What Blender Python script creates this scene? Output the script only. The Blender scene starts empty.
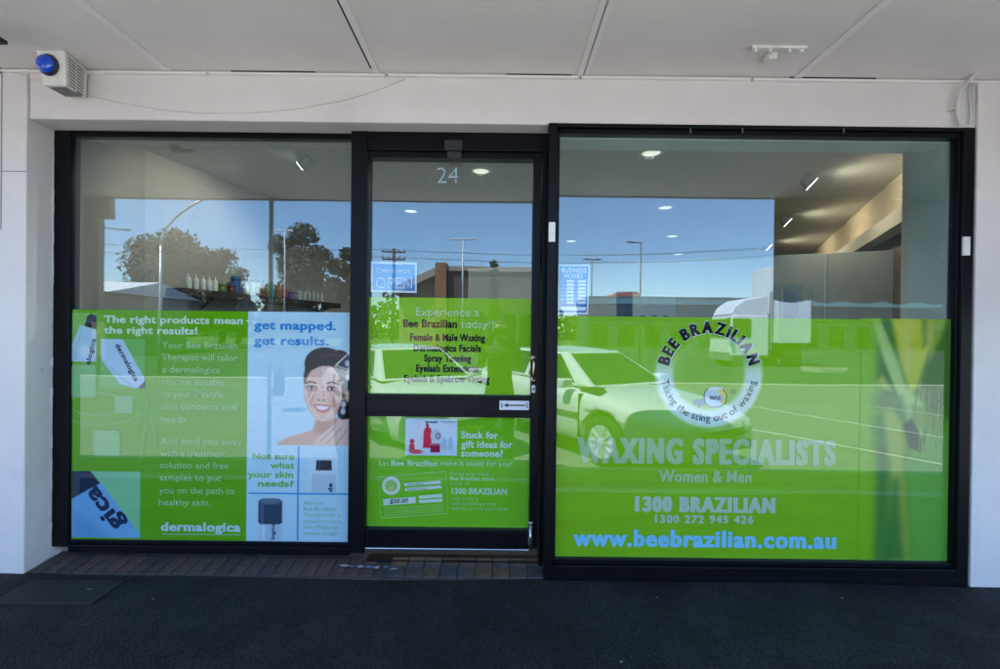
import bpy, bmesh, math, random
import numpy as np
from mathutils import Vector, Matrix
R = math.radians
random.seed(7)
rng = np.random.default_rng(7)
S = bpy.context.scene
COL = S.collection

# ------------------------------------------------------------------ camera
F, CX, CY, ROLL, HOR = 475.0, 500.0, 334.5, R(0.65), 2.5
CAMY, EYE = -2.67, 1.31
cam = bpy.data.cameras.new('camera')
cam.sensor_width = 36.0
cam.lens = 36.0 * F / 1000.0
cam.clip_start, cam.clip_end = 0.01, 2000
camo = bpy.data.objects.new('view_camera', cam)
COL.objects.link(camo)
camo.location = (0, CAMY, EYE)
camo.rotation_mode = 'XYZ'
pitch = math.atan(HOR / F)
camo.matrix_world = (Matrix.Translation((0, CAMY, EYE)) @ Matrix.Rotation(R(90) - pitch, 4, 'X')
                     @ Matrix.Rotation(ROLL, 4, 'Z'))
S.camera = camo

# ------------------------------------------------------------------ sky, sun, exposure
SUN_EL, SUN_ROT = R(62), R(-56)
w = bpy.data.worlds.new('World'); S.world = w; w.use_nodes = True
nt = w.node_tree; nt.nodes.clear()
sky = nt.nodes.new('ShaderNodeTexSky'); sky.sky_type = 'NISHITA'; sky.sun_disc = False
sky.sun_elevation = SUN_EL; sky.sun_rotation = SUN_ROT
sky.air_density = 1.0; sky.dust_density = 0.0; sky.ozone_density = 6.5
bg = nt.nodes.new('ShaderNodeBackground'); bg.inputs['Strength'].default_value = 0.13
wo = nt.nodes.new('ShaderNodeOutputWorld')
nt.links.new(sky.outputs[0], bg.inputs['Color']); nt.links.new(bg.outputs[0], wo.inputs['Surface'])
sun = bpy.data.lights.new('sun', 'SUN'); sun.energy = 4.2; sun.angle = R(0.53); sun.color = (1.0, 0.95, 0.88)
suno = bpy.data.objects.new('sun', sun); COL.objects.link(suno)
sd = Vector((math.sin(SUN_ROT) * math.cos(SUN_EL), math.cos(SUN_ROT) * math.cos(SUN_EL), math.sin(SUN_EL)))
suno.rotation_euler = sd.to_track_quat('Z', 'Y').to_euler(); suno.location = sd * 40
S.view_settings.view_transform = 'Standard'; S.view_settings.look = 'None'
S.view_settings.exposure = 2.5; S.view_settings.gamma = 1.0; S.view_settings.use_curve_mapping = False
cy = S.cycles
cy.max_bounces = 8; cy.diffuse_bounces = 4; cy.glossy_bounces = 4; cy.transparent_max_bounces = 10
cy.transmission_bounces = 6; cy.use_denoising = True; cy.caustics_reflective = False; cy.caustics_refractive = False
cy.sample_clamp_indirect = 6.0

# ------------------------------------------------------------------ places on the real planes
def W(x, y, Y):                       # a point seen at (x, y) of the photo that lies on the plane at depth Y
    dx, dy = x - CX, y - CY
    c, s = math.cos(ROLL), math.sin(ROLL)
    u, v = dx * c + dy * s, -dx * s + dy * c + HOR
    d = Y - CAMY
    return u / F * d, EYE - v / F * d
def WX(x, y, Y): return W(x, y, Y)[0]
def WZ(x, y, Y): return W(x, y, Y)[1]
def onz(x, y, z):                     # a point on a level plane of height z
    dx, dy = x - CX, y - CY
    c, s = math.cos(ROLL), math.sin(ROLL)
    u, v = dx * c + dy * s, -dx * s + dy * c + HOR
    d = (EYE - z) / v * F
    return u / F * d, CAMY + d
def M(x, y, Y, g=0.0):                # a point at depth Y across the street that the glass at depth g mirrors
    return W(x, y, 2 * g - Y)

# ------------------------------------------------------------------ materials
def lin(c):
    return tuple(((v / 255) / 12.92 if v / 255 <= 0.04045 else ((v / 255 + 0.055) / 1.055) ** 2.4) for v in c)
MATS = {}
def mat(name, col, rough=0.6, metal=0.0, spec=0.5, var=0.0, vscale=8.0, bump=0.0, bscale=60.0, coat=0.0,
        emit=None, estr=0.0, second=None, stains=None):
    if name in MATS: return MATS[name]
    m = bpy.data.materials.new(name); m.use_nodes = True
    t = m.node_tree; b = t.nodes['Principled BSDF']
    b.inputs['Base Color'].default_value = (*col, 1); b.inputs['Roughness'].default_value = rough
    b.inputs['Metallic'].default_value = metal; b.inputs['Specular IOR Level'].default_value = spec
    b.inputs['Coat Weight'].default_value = coat
    tc = t.nodes.new('ShaderNodeTexCoord')
    if var > 0 or second:
        n = t.nodes.new('ShaderNodeTexNoise'); n.inputs['Scale'].default_value = vscale
        n.inputs['Detail'].default_value = 6; n.inputs['Roughness'].default_value = 0.65
        t.links.new(tc.outputs['Object'], n.inputs['Vector'])
        r = t.nodes.new('ShaderNodeValToRGB')
        r.color_ramp.elements[0].position = 0.32; r.color_ramp.elements[1].position = 0.68
        c2 = second or tuple(min(1, v * (1 + var)) for v in col)
        c1 = col if second else tuple(v * (1 - var) for v in col)
        r.color_ramp.elements[0].color = (*c1, 1); r.color_ramp.elements[1].color = (*c2, 1)
        t.links.new(n.outputs['Fac'], r.inputs['Fac'])
        last = r.outputs['Color']
        if stains:
            n2 = t.nodes.new('ShaderNodeTexNoise'); n2.inputs['Scale'].default_value = stains[0]
            n2.inputs['Detail'].default_value = 4
            t.links.new(tc.outputs['Object'], n2.inputs['Vector'])
            r2 = t.nodes.new('ShaderNodeValToRGB')
            r2.color_ramp.elements[0].position = stains[1]; r2.color_ramp.elements[1].position = stains[2]
            t.links.new(n2.outputs['Fac'], r2.inputs['Fac'])
            mx = t.nodes.new('ShaderNodeMix'); mx.data_type = 'RGBA'
            t.links.new(r2.outputs['Color'], mx.inputs['Factor']); t.links.new(last, mx.inputs['A'])
            mx.inputs['B'].default_value = (*stains[3], 1)
            last = mx.outputs['Result']
        t.links.new(last, b.inputs['Base Color'])
    if bump > 0:
        n = t.nodes.new('ShaderNodeTexNoise'); n.inputs['Scale'].default_value = bscale
        n.inputs['Detail'].default_value = 5
        t.links.new(tc.outputs['Object'], n.inputs['Vector'])
        bp = t.nodes.new('ShaderNodeBump'); bp.inputs['Strength'].default_value = bump
        bp.inputs['Distance'].default_value = 0.01
        t.links.new(n.outputs['Fac'], bp.inputs['Height']); t.links.new(bp.outputs['Normal'], b.inputs['Normal'])
    if emit:
        b.inputs['Emission Color'].default_value = (*emit, 1); b.inputs['Emission Strength'].default_value = estr
    MATS[name] = m
    return m

PANE_F0, FILM_F0 = 0.080, 0.100         # each face of a pane; the gloss over printed film
def add_sheen(t, base_socket, f0):
    """mirror layer of a smooth pane over whatever is below it"""
    lw_ = t.nodes.new('ShaderNodeLayerWeight'); lw_.inputs['Blend'].default_value = 0.5
    pw = t.nodes.new('ShaderNodeMath'); pw.operation = 'POWER'; pw.inputs[1].default_value = 5.0
    t.links.new(lw_.outputs['Facing'], pw.inputs[0])
    fr = t.nodes.new('ShaderNodeMapRange'); fr.inputs['To Min'].default_value = f0; fr.inputs['To Max'].default_value = 1.0
    t.links.new(pw.outputs[0], fr.inputs['Value'])
    gl = t.nodes.new('ShaderNodeBsdfGlossy'); gl.inputs['Roughness'].default_value = 0.0
    gl.inputs['Color'].default_value = (0.87, 0.95, 1.0, 1)
    tg = t.nodes.new('ShaderNodeTexCoord'); wn = t.nodes.new('ShaderNodeTexNoise'); wn.inputs['Scale'].default_value = 1.3; wn.inputs['Detail'].default_value = 1.5
    t.links.new(tg.outputs['Object'], wn.inputs['Vector'])
    bw = t.nodes.new('ShaderNodeBump'); bw.inputs['Strength'].default_value = 0.25; bw.inputs['Distance'].default_value = 0.004
    t.links.new(wn.outputs['Fac'], bw.inputs['Height']); t.links.new(bw.outputs['Normal'], gl.inputs['Normal'])
    mx = t.nodes.new('ShaderNodeMixShader')
    t.links.new(fr.outputs[0], mx.inputs[0]); t.links.new(base_socket, mx.inputs[1]); t.links.new(gl.outputs[0], mx.inputs[2])
    t.links.new(mx.outputs[0], t.nodes['Material Output'].inputs['Surface'])
def glass_mat(name, tint, f0=PANE_F0):
    m = bpy.data.materials.new(name); m.use_nodes = True; t = m.node_tree
    t.nodes.remove(t.nodes['Principled BSDF'])
    tr = t.nodes.new('ShaderNodeBsdfTransparent'); tr.inputs['Color'].default_value = (*tint, 1)
    tc = t.nodes.new('ShaderNodeTexCoord'); mp = t.nodes.new('ShaderNodeMapping'); mp.inputs['Scale'].default_value = (1.0, 1.0, 0.22); mp.inputs['Rotation'].default_value = (0, 0.5, 0)
    n = t.nodes.new('ShaderNodeTexNoise'); n.inputs['Scale'].default_value = 4.0; n.inputs['Detail'].default_value = 7; n.inputs['Roughness'].default_value = 0.7
    t.links.new(tc.outputs['Object'], mp.inputs['Vector']); t.links.new(mp.outputs[0], n.inputs['Vector'])
    r = t.nodes.new('ShaderNodeMapRange'); r.inputs['From Min'].default_value = 0.45; r.inputs['From Max'].default_value = 0.8; r.inputs['To Max'].default_value = 0.05
    t.links.new(n.outputs['Fac'], r.inputs['Value'])
    dd = t.nodes.new('ShaderNodeBsdfDiffuse'); dd.inputs['Color'].default_value = (0.6, 0.6, 0.58, 1)      # dust and wiping smears
    ms = t.nodes.new('ShaderNodeMixShader'); t.links.new(r.outputs[0], ms.inputs[0]); t.links.new(tr.outputs[0], ms.inputs[1]); t.links.new(dd.outputs[0], ms.inputs[2])
    add_sheen(t, ms.outputs[0], f0)
    MATS[name] = m; return m
def film_mat(name, col, var=0.05, f0=FILM_F0, attr=None):
    """printed vinyl on the pane: matt ink under the gloss of the glass; fine mesh of the one-way film"""
    if name in MATS: return MATS[name]
    m = bpy.data.materials.new(name); m.use_nodes = True; t = m.node_tree
    t.nodes.remove(t.nodes['Principled BSDF'])
    df = t.nodes.new('ShaderNodeBsdfDiffuse')
    tc = t.nodes.new('ShaderNodeTexCoord')
    n = t.nodes.new('ShaderNodeTexNoise'); n.inputs['Scale'].default_value = 2.5; n.inputs['Detail'].default_value = 4
    mp = t.nodes.new('ShaderNodeMapping'); mp.inputs['Scale'].default_value = (1, 1, 6)
    t.links.new(tc.outputs['Object'], mp.inputs['Vector']); t.links.new(mp.outputs[0], n.inputs['Vector'])
    r = t.nodes.new('ShaderNodeMapRange'); r.inputs['From Min'].default_value = 0.3; r.inputs['From Max'].default_value = 0.7
    r.inputs['To Min'].default_value = 1 - var; r.inputs['To Max'].default_value = 1 + var
    t.links.new(n.outputs['Fac'], r.inputs['Value'])
    mx = t.nodes.new('ShaderNodeMix'); mx.data_type = 'RGBA'; mx.blend_type = 'MULTIPLY'
    mx.inputs['Factor'].default_value = 1.0
    if attr:
        a = t.nodes.new('ShaderNodeAttribute'); a.attribute_name = attr
        t.links.new(a.outputs['Color'], mx.inputs['A'])
    else:
        mx.inputs['A'].default_value = (*col, 1)
    t.links.new(r.outputs['Result'], mx.inputs['B'])
    t.links.new(mx.outputs['Result'], df.inputs['Color'])
    add_sheen(t, df.outputs[0], f0)
    MATS[name] = m; return m

INK = 0.80                                   # printed colours: photo tone to pigment
def ink(rgb): return tuple(min(0.85, v * INK) for v in lin(rgb))
_fc = {}
def fm(rgb, var=0.04):
    k = tuple(rgb)
    if k not in _fc: _fc[k] = film_mat('print_%02x%02x%02x' % k, ink(rgb), var)
    return _fc[k]
PRINT = film_mat('printed_picture', (1, 1, 1), 0.02, attr='print')

PAINT = mat('painted_render', (0.70, 0.655, 0.63), 0.75, var=0.05, vscale=3, bump=0.18, bscale=25, stains=(2.4, 0.62, 0.80, (0.58, 0.55, 0.54)))
PAINTB = mat('painted_beam', (0.70, 0.65, 0.625), 0.7, var=0.05, vscale=2.5, stains=(1.7, 0.60, 0.80, (0.60, 0.56, 0.54)), bump=0.10, bscale=18)
SOFFIT = mat('painted_fibre_sheet', (0.76, 0.71, 0.675), 0.8, var=0.06, vscale=1.2, bump=0.06, bscale=9, stains=(0.8, 0.58, 0.85, (0.60, 0.55, 0.52)))
TRIM = mat('painted_trim', (0.82, 0.78, 0.75), 0.6, bump=0.05, bscale=40)
BLACKAL = mat('black_aluminium', (0.004, 0.0045, 0.006), 0.36, spec=0.14, bump=0.015, bscale=30, var=0.25, vscale=12)
BLACKP = mat('black_plastic', (0.015, 0.015, 0.017), 0.45)
WHITEP = mat('white_plastic', (0.72, 0.71, 0.66), 0.45, var=0.06, vscale=20)
CHROME = mat('brushed_steel', (0.62, 0.62, 0.62), 0.25, metal=1.0)
COPPER = mat('worn_bronze', (0.62, 0.40, 0.30), 0.28, metal=1.0)
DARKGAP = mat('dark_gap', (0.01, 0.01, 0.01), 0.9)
def asphalt_mat():
    m = bpy.data.materials.new('dark_asphalt'); m.use_nodes = True; t = m.node_tree; b = t.nodes['Principled BSDF']
    N = t.nodes.new; Lk = t.links.new
    tc = N('ShaderNodeTexCoord')
    def noise(sc, det, r=0.6):
        n = N('ShaderNodeTexNoise'); n.inputs['Scale'].default_value = sc; n.inputs['Detail'].default_value = det; n.inputs['Roughness'].default_value = r
        Lk(tc.outputs['Object'], n.inputs['Vector']); return n.outputs['Fac']
    def ramp(sock, p0, p1, c0, c1):
        r = N('ShaderNodeValToRGB'); r.color_ramp.elements[0].position = p0; r.color_ramp.elements[1].position = p1
        r.color_ramp.elements[0].color = (*c0, 1); r.color_ramp.elements[1].color = (*c1, 1); Lk(sock, r.inputs['Fac']); return r.outputs['Color']
    def mix(f, a, b_, mode='MIX'):
        x = N('ShaderNodeMix'); x.data_type = 'RGBA'; x.blend_type = mode
        if isinstance(f, float): x.inputs['Factor'].default_value = f
        else: Lk(f, x.inputs['Factor'])
        Lk(a, x.inputs['A']) if not isinstance(a, tuple) else setattr(x.inputs['A'], 'default_value', (*a, 1))
        Lk(b_, x.inputs['B']) if not isinstance(b_, tuple) else setattr(x.inputs['B'], 'default_value', (*b_, 1))
        return x.outputs['Result']
    base = ramp(noise(2.6, 7, .72), .38, .64, (.0080, .0092, .0118), (.0235, .0260, .0310))
    vo = N('ShaderNodeTexVoronoi'); vo.inputs['Scale'].default_value = 95; Lk(tc.outputs['Object'], vo.inputs['Vector'])
    agg = ramp(vo.outputs['Distance'], .05, .55, (2.1, 2.1, 2.1), (.5, .5, .5))
    c = mix(1.0, base, agg, 'MULTIPLY')
    c = mix(ramp(noise(1.6, 5), .57, .63, (0, 0, 0), (.7, .7, .7)), c, (.006, .0065, .008))            # dark spills
    c = mix(ramp(noise(4.2, 8, .78), .56, .70, (0, 0, 0), (.6, .6, .6)), c, (.036, .039, .044))          # worn, dusty patches
    vc = N('ShaderNodeTexVoronoi'); vc.feature = 'DISTANCE_TO_EDGE'; vc.inputs['Scale'].default_value = 0.9
    wv = N('ShaderNodeTexNoise'); wv.inputs['Scale'].default_value = 3; Lk(tc.outputs['Object'], wv.inputs['Vector'])
    wm = N('ShaderNodeMix'); wm.data_type = 'RGBA'; wm.inputs['Factor'].default_value = .22; Lk(tc.outputs['Object'], wm.inputs['A']); Lk(wv.outputs['Color'], wm.inputs['B']); Lk(wm.outputs['Result'], vc.inputs['Vector'])
    c = mix(ramp(vc.outputs['Distance'], .003, .008, (.35, .35, .35), (0, 0, 0)), c, (.007, .007, .007))    # hair cracks
    c = mix(ramp(noise(55, 2), .74, .78, (0, 0, 0), (.8, .8, .8)), c, (.07, .07, .072))                    # grit
    Lk(c, b.inputs['Base Color']); b.inputs['Roughness'].default_value = .8; b.inputs['Specular IOR Level'].default_value = .3
    bp = N('ShaderNodeBump'); bp.inputs['Strength'].default_value = .9; bp.inputs['Distance'].default_value = .004; Lk(vo.outputs['Distance'], bp.inputs['Height']); bp.invert = True
    Lk(bp.outputs['Normal'], b.inputs['Normal'])
    return m
ASPHALT = asphalt_mat()
ROADM = mat('grey_road', (0.19, 0.182, 0.17), 0.9, var=0.12, vscale=1.2, bump=0.3, bscale=120)
CARPARK = mat('car_park_asphalt', (0.035, 0.036, 0.038), 0.9, var=0.15, vscale=0.6)
CONC = mat('kerb_concrete', (0.46, 0.43, 0.36), 0.9, var=0.1, vscale=6)
PAVER = mat('tan_paver', (0.26, 0.18, 0.10), 0.85, var=0.25, vscale=5, bump=0.2)
GLASS = glass_mat('shop_glass', (0.83, 0.895, 0.885))
CARGLASS = mat('car_glass', (0.012, 0.015, 0.015), 0.05, spec=0.22)

# ------------------------------------------------------------------ mesh helpers
class MB:
    def __init__(s): s.v = []; s.f = []
    def quad(s, *p):
        i = len(s.v); s.v += [tuple(q) for q in p]; s.f.append(tuple(range(i, i + len(p)))); return s
    def box(s, x0, x1, y0, y1, z0, z1):
        i = len(s.v)
        s.v += [(x0, y0, z0), (x1, y0, z0), (x1, y1, z0), (x0, y1, z0), (x0, y0, z1), (x1, y0, z1), (x1, y1, z1), (x0, y1, z1)]
        s.f += [tuple(i + k for k in q) for q in ((0, 3, 2, 1), (4, 5, 6, 7), (0, 1, 5, 4), (1, 2, 6, 5), (2, 3, 7, 6), (3, 0, 4, 7))]
        return s
    def hexa(s, b, t):                 # bottom ring and top ring of four points each
        i = len(s.v); s.v += [tuple(q) for q in b] + [tuple(q) for q in t]
        s.f += [tuple(i + k for k in q) for q in ((0, 3, 2, 1), (4, 5, 6, 7), (0, 1, 5, 4), (1, 2, 6, 5), (2, 3, 7, 6), (3, 0, 4, 7))]
        return s
    def tube(s, pts, rad, n=10, caps=True):
        pts = [Vector(p) for p in pts]
        if not hasattr(rad, '__len__'): rad = [rad] * len(pts)
        rings = []
        for k, p in enumerate(pts):
            d = (pts[min(k + 1, len(pts) - 1)] - pts[max(k - 1, 0)]).normalized()
            a = Vector((0, 0, 1)) if abs(d.z) < 0.9 else Vector((1, 0, 0))
            e1 = d.cross(a).normalized(); e2 = d.cross(e1)
            r0 = len(s.v)
            for j in range(n):
                t = 2 * math.pi * j / n
                s.v.append(tuple(p + (e1 * math.cos(t) + e2 * math.sin(t)) * rad[k]))
            rings.append(r0)
        for a, b in zip(rings, rings[1:]):
            for j in range(n): s.f.append((a + j, a + (j + 1) % n, b + (j + 1) % n, b + j))
        if caps:
            s.f.append(tuple(rings[0] + j for j in range(n))[::-1]); s.f.append(tuple(rings[-1] + j for j in range(n)))
        return s
    def lathe(s, prof, c=(0, 0, 0), n=20):
        i0 = len(s.v)
        for r, z in prof:
            for j in range(n):
                t = 2 * math.pi * j / n
                s.v.append((c[0] + r * math.cos(t), c[1] + r * math.sin(t), c[2] + z))
        for k in range(len(prof) - 1):
            for j in range(n):
                s.f.append((i0 + k * n + j, i0 + k * n + (j + 1) % n, i0 + (k + 1) * n + (j + 1) % n, i0 + (k + 1) * n + j))
        s.f.append(tuple(i0 + j for j in range(n))[::-1]); s.f.append(tuple(i0 + (len(prof) - 1) * n + j for j in range(n)))
        return s
    def prism(s, poly, a0, a1, axis='y'):  # poly of (p, q): x,z for axis y; x,y for axis z; y,z for axis x
        def pt(p, q, a):
            return {'y': (p, a, q), 'z': (p, q, a), 'x': (a, p, q)}[axis]
        i = len(s.v); n = len(poly)
        s.v += [pt(p, q, a0) for p, q in poly] + [pt(p, q, a1) for p, q in poly]
        s.f.append(tuple(range(i, i + n))); s.f.append(tuple(range(i + 2 * n - 1, i + n - 1, -1)))
        for k in range(n): s.f.append((i + k, i + (k + 1) % n, i + n + (k + 1) % n, i + n + k))
        return s
    def build(s, name, m, parent=None, smooth=False, bevel=0, seg=2):
        me = bpy.data.meshes.new(name); me.from_pydata(s.v, [], s.f)
        bm = bmesh.new(); bm.from_mesh(me); bmesh.ops.recalc_face_normals(bm, faces=bm.faces); bm.to_mesh(me); bm.free()
        if smooth:
            for p in me.polygons: p.use_smooth = True
        me.materials.append(m)
        return link(name, me, parent, bevel, seg)
def link(name, me, parent=None, bevel=0, seg=2):
    o = bpy.data.objects.new(name, me); COL.objects.link(o)
    if parent: o.parent = parent; o.matrix_parent_inverse = parent.matrix_world.inverted()
    if bevel:
        b = o.modifiers.new('bevel', 'BEVEL'); b.width = bevel; b.segments = seg; b.limit_method = 'ANGLE'
    return o
def tag(o, label=None, cat=None, group=None, kind=None):
    if label: o['label'] = label
    if cat: o['category'] = cat
    if group: o['group'] = group
    if kind: o['kind'] = kind
    return o
def thing(name, label, cat, loc=(0, 0, 0), group=None):
    o = bpy.data.objects.new(name, None); COL.objects.link(o); o.location = loc; o.empty_display_size = 0.1
    o.matrix_world = Matrix.Translation(loc)
    return tag(o, label, cat, group)
def part(name, loc=(0, 0, 0), parent=None):
    o = bpy.data.objects.new(name, None); COL.objects.link(o); o.matrix_world = Matrix.Translation(loc)
    if parent: o.parent = parent; o.matrix_parent_inverse = parent.matrix_world.inverted(); o.matrix_world = Matrix.Translation(loc)
    bpy.context.view_layer.update()
    return o
def copy_tree(o, mw, parent=None):
    c = o.copy(); COL.objects.link(c); c.parent = parent
    if parent is None: c.matrix_world = mw
    for ch in o.children: copy_tree(ch, None, c)
    return c
def B(*a): return MB().box(*a)

# ================================================================== SETTING
FR = -0.17              # front of the walls and beam
LG = 0.0                # glass of left window and door
RG = -0.125             # glass of right window
SOF = WZ(500, 75.5, FR)   # underside of the canopy
CAN = -2.25             # outer edge of the canopy
STREET = -0.33
def fz(Y): return 0.05 * min(0, Y - FR)
# footpath: dark asphalt, falls to the kerb
mb = MB()
ny, nx = 16, 90
for j in range(ny + 1):
    Y = 0.05 + (-1.72 - 0.05) * j / ny
    for i in range(nx + 1):
        X = -15 + 30 * i / nx
        mb.v.append((X, Y, fz(Y) + 0.006 * math.sin(X * 1.7 + 2 * Y) + 0.004 * math.sin(X * 4.1 - Y * 5)))
for j in range(ny):
    for i in range(nx):
        a = j * (nx + 1) + i; mb.f.append((a, a + 1, a + nx + 2, a + nx + 1))
tag(mb.build('footpath', ASPHALT, smooth=True), kind='structure')
k0 = B(-15, 15, -1.84, -1.70, fz(-1.77) - 0.2, fz(-1.77) + 0.005).build('footpath_edging', CONC); tag(k0, kind='structure')
pv = tag(B(-15, 15, -2.50, -1.84, fz(-2.2) - 0.25, fz(-2.2) - 0.02).build('paved_strip', mat('paving_sand', (0.2, 0.17, 0.12), 0.9)), kind='structure')
me = None
for i in range(44):
    for j in range(3):
        x = -4.9 + i * 0.225 + (0.11 if j % 2 else 0)
        if me is None:
            o = B(-0.107, 0.107, -0.104, 0.104, -0.03, 0.0).build('paver', PAVER, pv); me = o.data
        else:
            o = link('paver', me, pv)
        o.location = (x, -1.95 - j * 0.218, fz(-2.2) + random.uniform(-0.003, 0.003))
tag(B(-15, 15, -2.64, -2.50, STREET - 0.1, fz(-2.55) + 0.006).build('kerb', CONC, bevel=0.02), kind='structure')
tag(MB().quad((-60, -12.2, STREET), (60, -12.2, STREET), (60, -2.62, STREET), (-60, -2.62, STREET)).build('road', ROADM), kind='structure')
tag(B(-60, 60, -12.5, -12.2, STREET - 0.1, STREET + 0.12).build('far_kerb', CONC), kind='structure')
tag(MB().quad((-60, -48, STREET + 0.06), (60, -48, STREET + 0.06), (60, -12.5, STREET + 0.06), (-60, -12.5, STREET + 0.06)).build('car_park', CARPARK), kind='structure')
tag(MB().quad((-1500, -1500, STREET - 0.03), (1500, -1500, STREET - 0.03), (1500, 1500, STREET - 0.03), (-1500, 1500, STREET - 0.03)).build(
    'ground', mat('dry_grass_ground', (0.09, 0.11, 0.035), 0.95, var=0.25, vscale=0.3)), kind='structure')
LINE = mat('road_paint', (0.75, 0.74, 0.70), 0.8)
def stripe(p, q, wd, z=STREET + 0.004):
    a, b = Vector((*p, z)), Vector((*q, z)); n = (b - a).cross(Vector((0, 0, 1))).normalized() * wd / 2
    return MB().quad(a - n, b - n, b + n, a + n)
for k in (-1, 0, 1, 2):
    xk = 4.85 + 2.95 * k if k < 1 else 7.0 + 3.0 * (k - 1)
    tag(stripe((xk - 1.25, -7.1 if k < 1 else -8.6), (xk + 1.35, -2.95), 0.055).build('parking_line', LINE), kind='structure')

# ================================================================== THE SHOP BUILDING
shop = thing('shop_building', 'pale painted single storey shop building with black framed shopfront and canopy', 'building', (0, 0.2, 0))
# --- walls
XL = WX(25, 330, FR); XR = WX(974.5, 330, FR)
BZ = WZ(500, 123.5, FR)                      # underside of beam
XB0 = WX(30, 95, FR)
lw = B(-12, XL, FR, 0.30, -0.15, SOF - 0.004).build('wall', PAINT, shop, bevel=0.006)
rw = B(XR, 12, FR, 0.30, -0.15, SOF - 0.004).build('wall', PAINT, shop, bevel=0.006)
beam = B(XL + 0.002, XR - 0.001, FR + 0.012, 0.16, BZ, SOF - 0.002).build('beam', PAINTB, shop, bevel=0.008, seg=3)
# uneven painted bead along the foot of the soffit
for a, b, y, h in ((-12, -1.55, 0.0, 0.012), (-1.54, -0.62, 0.0, 0.010), (-0.60, 0.40, 0.001, 0.011), (0.41, 1.30, 0.0, 0.009), (1.31, 12, 0.0, 0.012)):
    B(a, b, FR - 0.012 - y, FR + 0.02, SOF - 0.006 - h, SOF - 0.006).build('bead', TRIM, shop, bevel=0.003)
for a, b in ((-1.42, -0.98), (0.02, 0.36), (1.5, 1.95)):
    B(a, b, FR - 0.0135, FR + 0.01, SOF - 0.0052, SOF - 0.0015).build('crack', DARKGAP, shop)
B(-12, 12, FR, 0.16, SOF + 0.02, 3.7).build('parapet', PAINT, shop)
# groove in the left wall where the older wall stops, and a faint render joint
B(WX(3, 130, FR) - 0.004, WX(3, 130, FR) + 0.002, FR - 0.0015, FR + 0.01, WZ(3, 230, FR), WZ(3, 70, FR)).build('joint', mat('joint_shadow', (0.25, 0.24, 0.24), 0.9), shop)
B(-12, XL - 0.002, FR - 0.0012, FR + 0.01, WZ(5, 172, FR), WZ(5, 171, FR)).build('joint', MATS['joint_shadow'], shop)
# --- canopy
can = part('canopy', (0, -1.2, SOF), shop)
jx = [WX(x, y, FR) for x, y in ((170, 70), (378, 76), (583, 76), (795, 76))]
sp = (jx[3] - jx[0]) / 3
edges = [jx[0] - 9 * sp + i * sp for i in range(9)] + jx + [jx[3] + (i + 1) * sp for i in range(9)]
for a, b in zip(edges, edges[1:]):
    B(a + 0.002, b - 0.002, CAN, FR + 0.015, SOF, SOF + 0.008).build('soffit_panel', SOFFIT, can)
for i, e in enumerate(edges):
    if i == 11:
        B(e - 0.034, e - 0.004, CAN, FR - 0.014, SOF - 0.007, SOF - 0.0005).build('batten', TRIM, can, bevel=0.002)
        B(e + 0.004, e + 0.026, CAN, FR - 0.014, SOF - 0.005, SOF - 0.0005).build('batten', TRIM, can, bevel=0.002)
    else:
        wd = 0.016 if i == 10 else 0.019
        B(e - wd, e + wd, CAN, FR - 0.014, SOF - 0.008, SOF - 0.0005).build('batten', TRIM, can, bevel=0.003)
        if i == 10:
            B(e - 0.026, e - 0.018, CAN, FR - 0.05, SOF - 0.002, SOF + 0.004).build('open_joint', DARKGAP, can)
for a, b in zip(edges[8:14], edges[9:15]):
    for k in range(4):
        for yy in (FR - 0.09, FR - 0.45, FR - 0.8):
            MB().lathe([(0.005, -0.0012), (0.004, 0.001)], (a + 0.06 + (b - a - 0.12) * k / 3 + random.uniform(-.01, .01), yy + random.uniform(-.012, .012), SOF - 0.0004), 8).build('nail_head', TRIM, can)
B(-12, 12, CAN + 0.01, FR, SOF + 0.012, SOF + 0.12).build('canopy_roof', mat('roof_steel', (0.35, 0.36, 0.37), 0.5), can)
B(-12, 12, CAN - 0.03, CAN, SOF - 0.01, SOF + 0.30).build('fascia', mat('fascia_grey', (0.2, 0.21, 0.22), 0.5), can)
px_ = M(271, 250, CAN + 0.06)[0]
for x in (px_, 6.3, -7.2):
    MB().tube([(x, CAN + 0.06, fz(-2.2) - 0.05), (x, CAN + 0.06, SOF)], 0.022, 14).build('canopy_post', mat('post_paint', (0.75, 0.75, 0.75), 0.5), can, smooth=True)
hx = M(95, 250, CAN)[0]
B(-12, hx, CAN - 0.12, CAN - 0.04, 1.46, SOF + 0.05).build('side_screen', mat('screen_paint', (0.30, 0.27, 0.25), 0.8, var=0.1), can)
B(hx + 0.001, M(107, 205, CAN)[0], CAN - 0.11, CAN - 0.04, M(100, 217, CAN)[1], SOF + 0.05).build('sign_box', MATS['screen_paint'], can)
# drop-down canvas blind with a scalloped hem
bx0, bz = M(777, 250, CAN, RG)[0], M(850, 303, CAN, RG)[1]
pts = [(bx0, SOF - 0.012)]; k = 0
x = bx0
while x < 8.5:
    pts.append((x, bz + 0.03 - 0.03 * math.sin(math.pi * ((x - bx0) % 0.36) / 0.36))); x += 0.03
pts.append((x, SOF - 0.012))
n = len(pts) - 2
mb = MB()
for a, b in zip(pts[1:-1], pts[2:-1]):
    mb.hexa([(a[0], CAN - 0.06, a[1]), (b[0], CAN - 0.06, b[1]), (b[0], CAN - 0.052, b[1]), (a[0], CAN - 0.052, a[1])],
            [(a[0], CAN - 0.06, SOF + 0.05), (b[0], CAN - 0.06, SOF + 0.05), (b[0], CAN - 0.052, SOF + 0.05), (a[0], CAN - 0.052, SOF + 0.05)])
tag(mb.build('awning_blind', mat('blind_canvas', (0.05, 0.055, 0.055), 0.9)), 'dark canvas drop blind with scalloped hem hanging from the canopy edge', 'blind')

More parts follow.
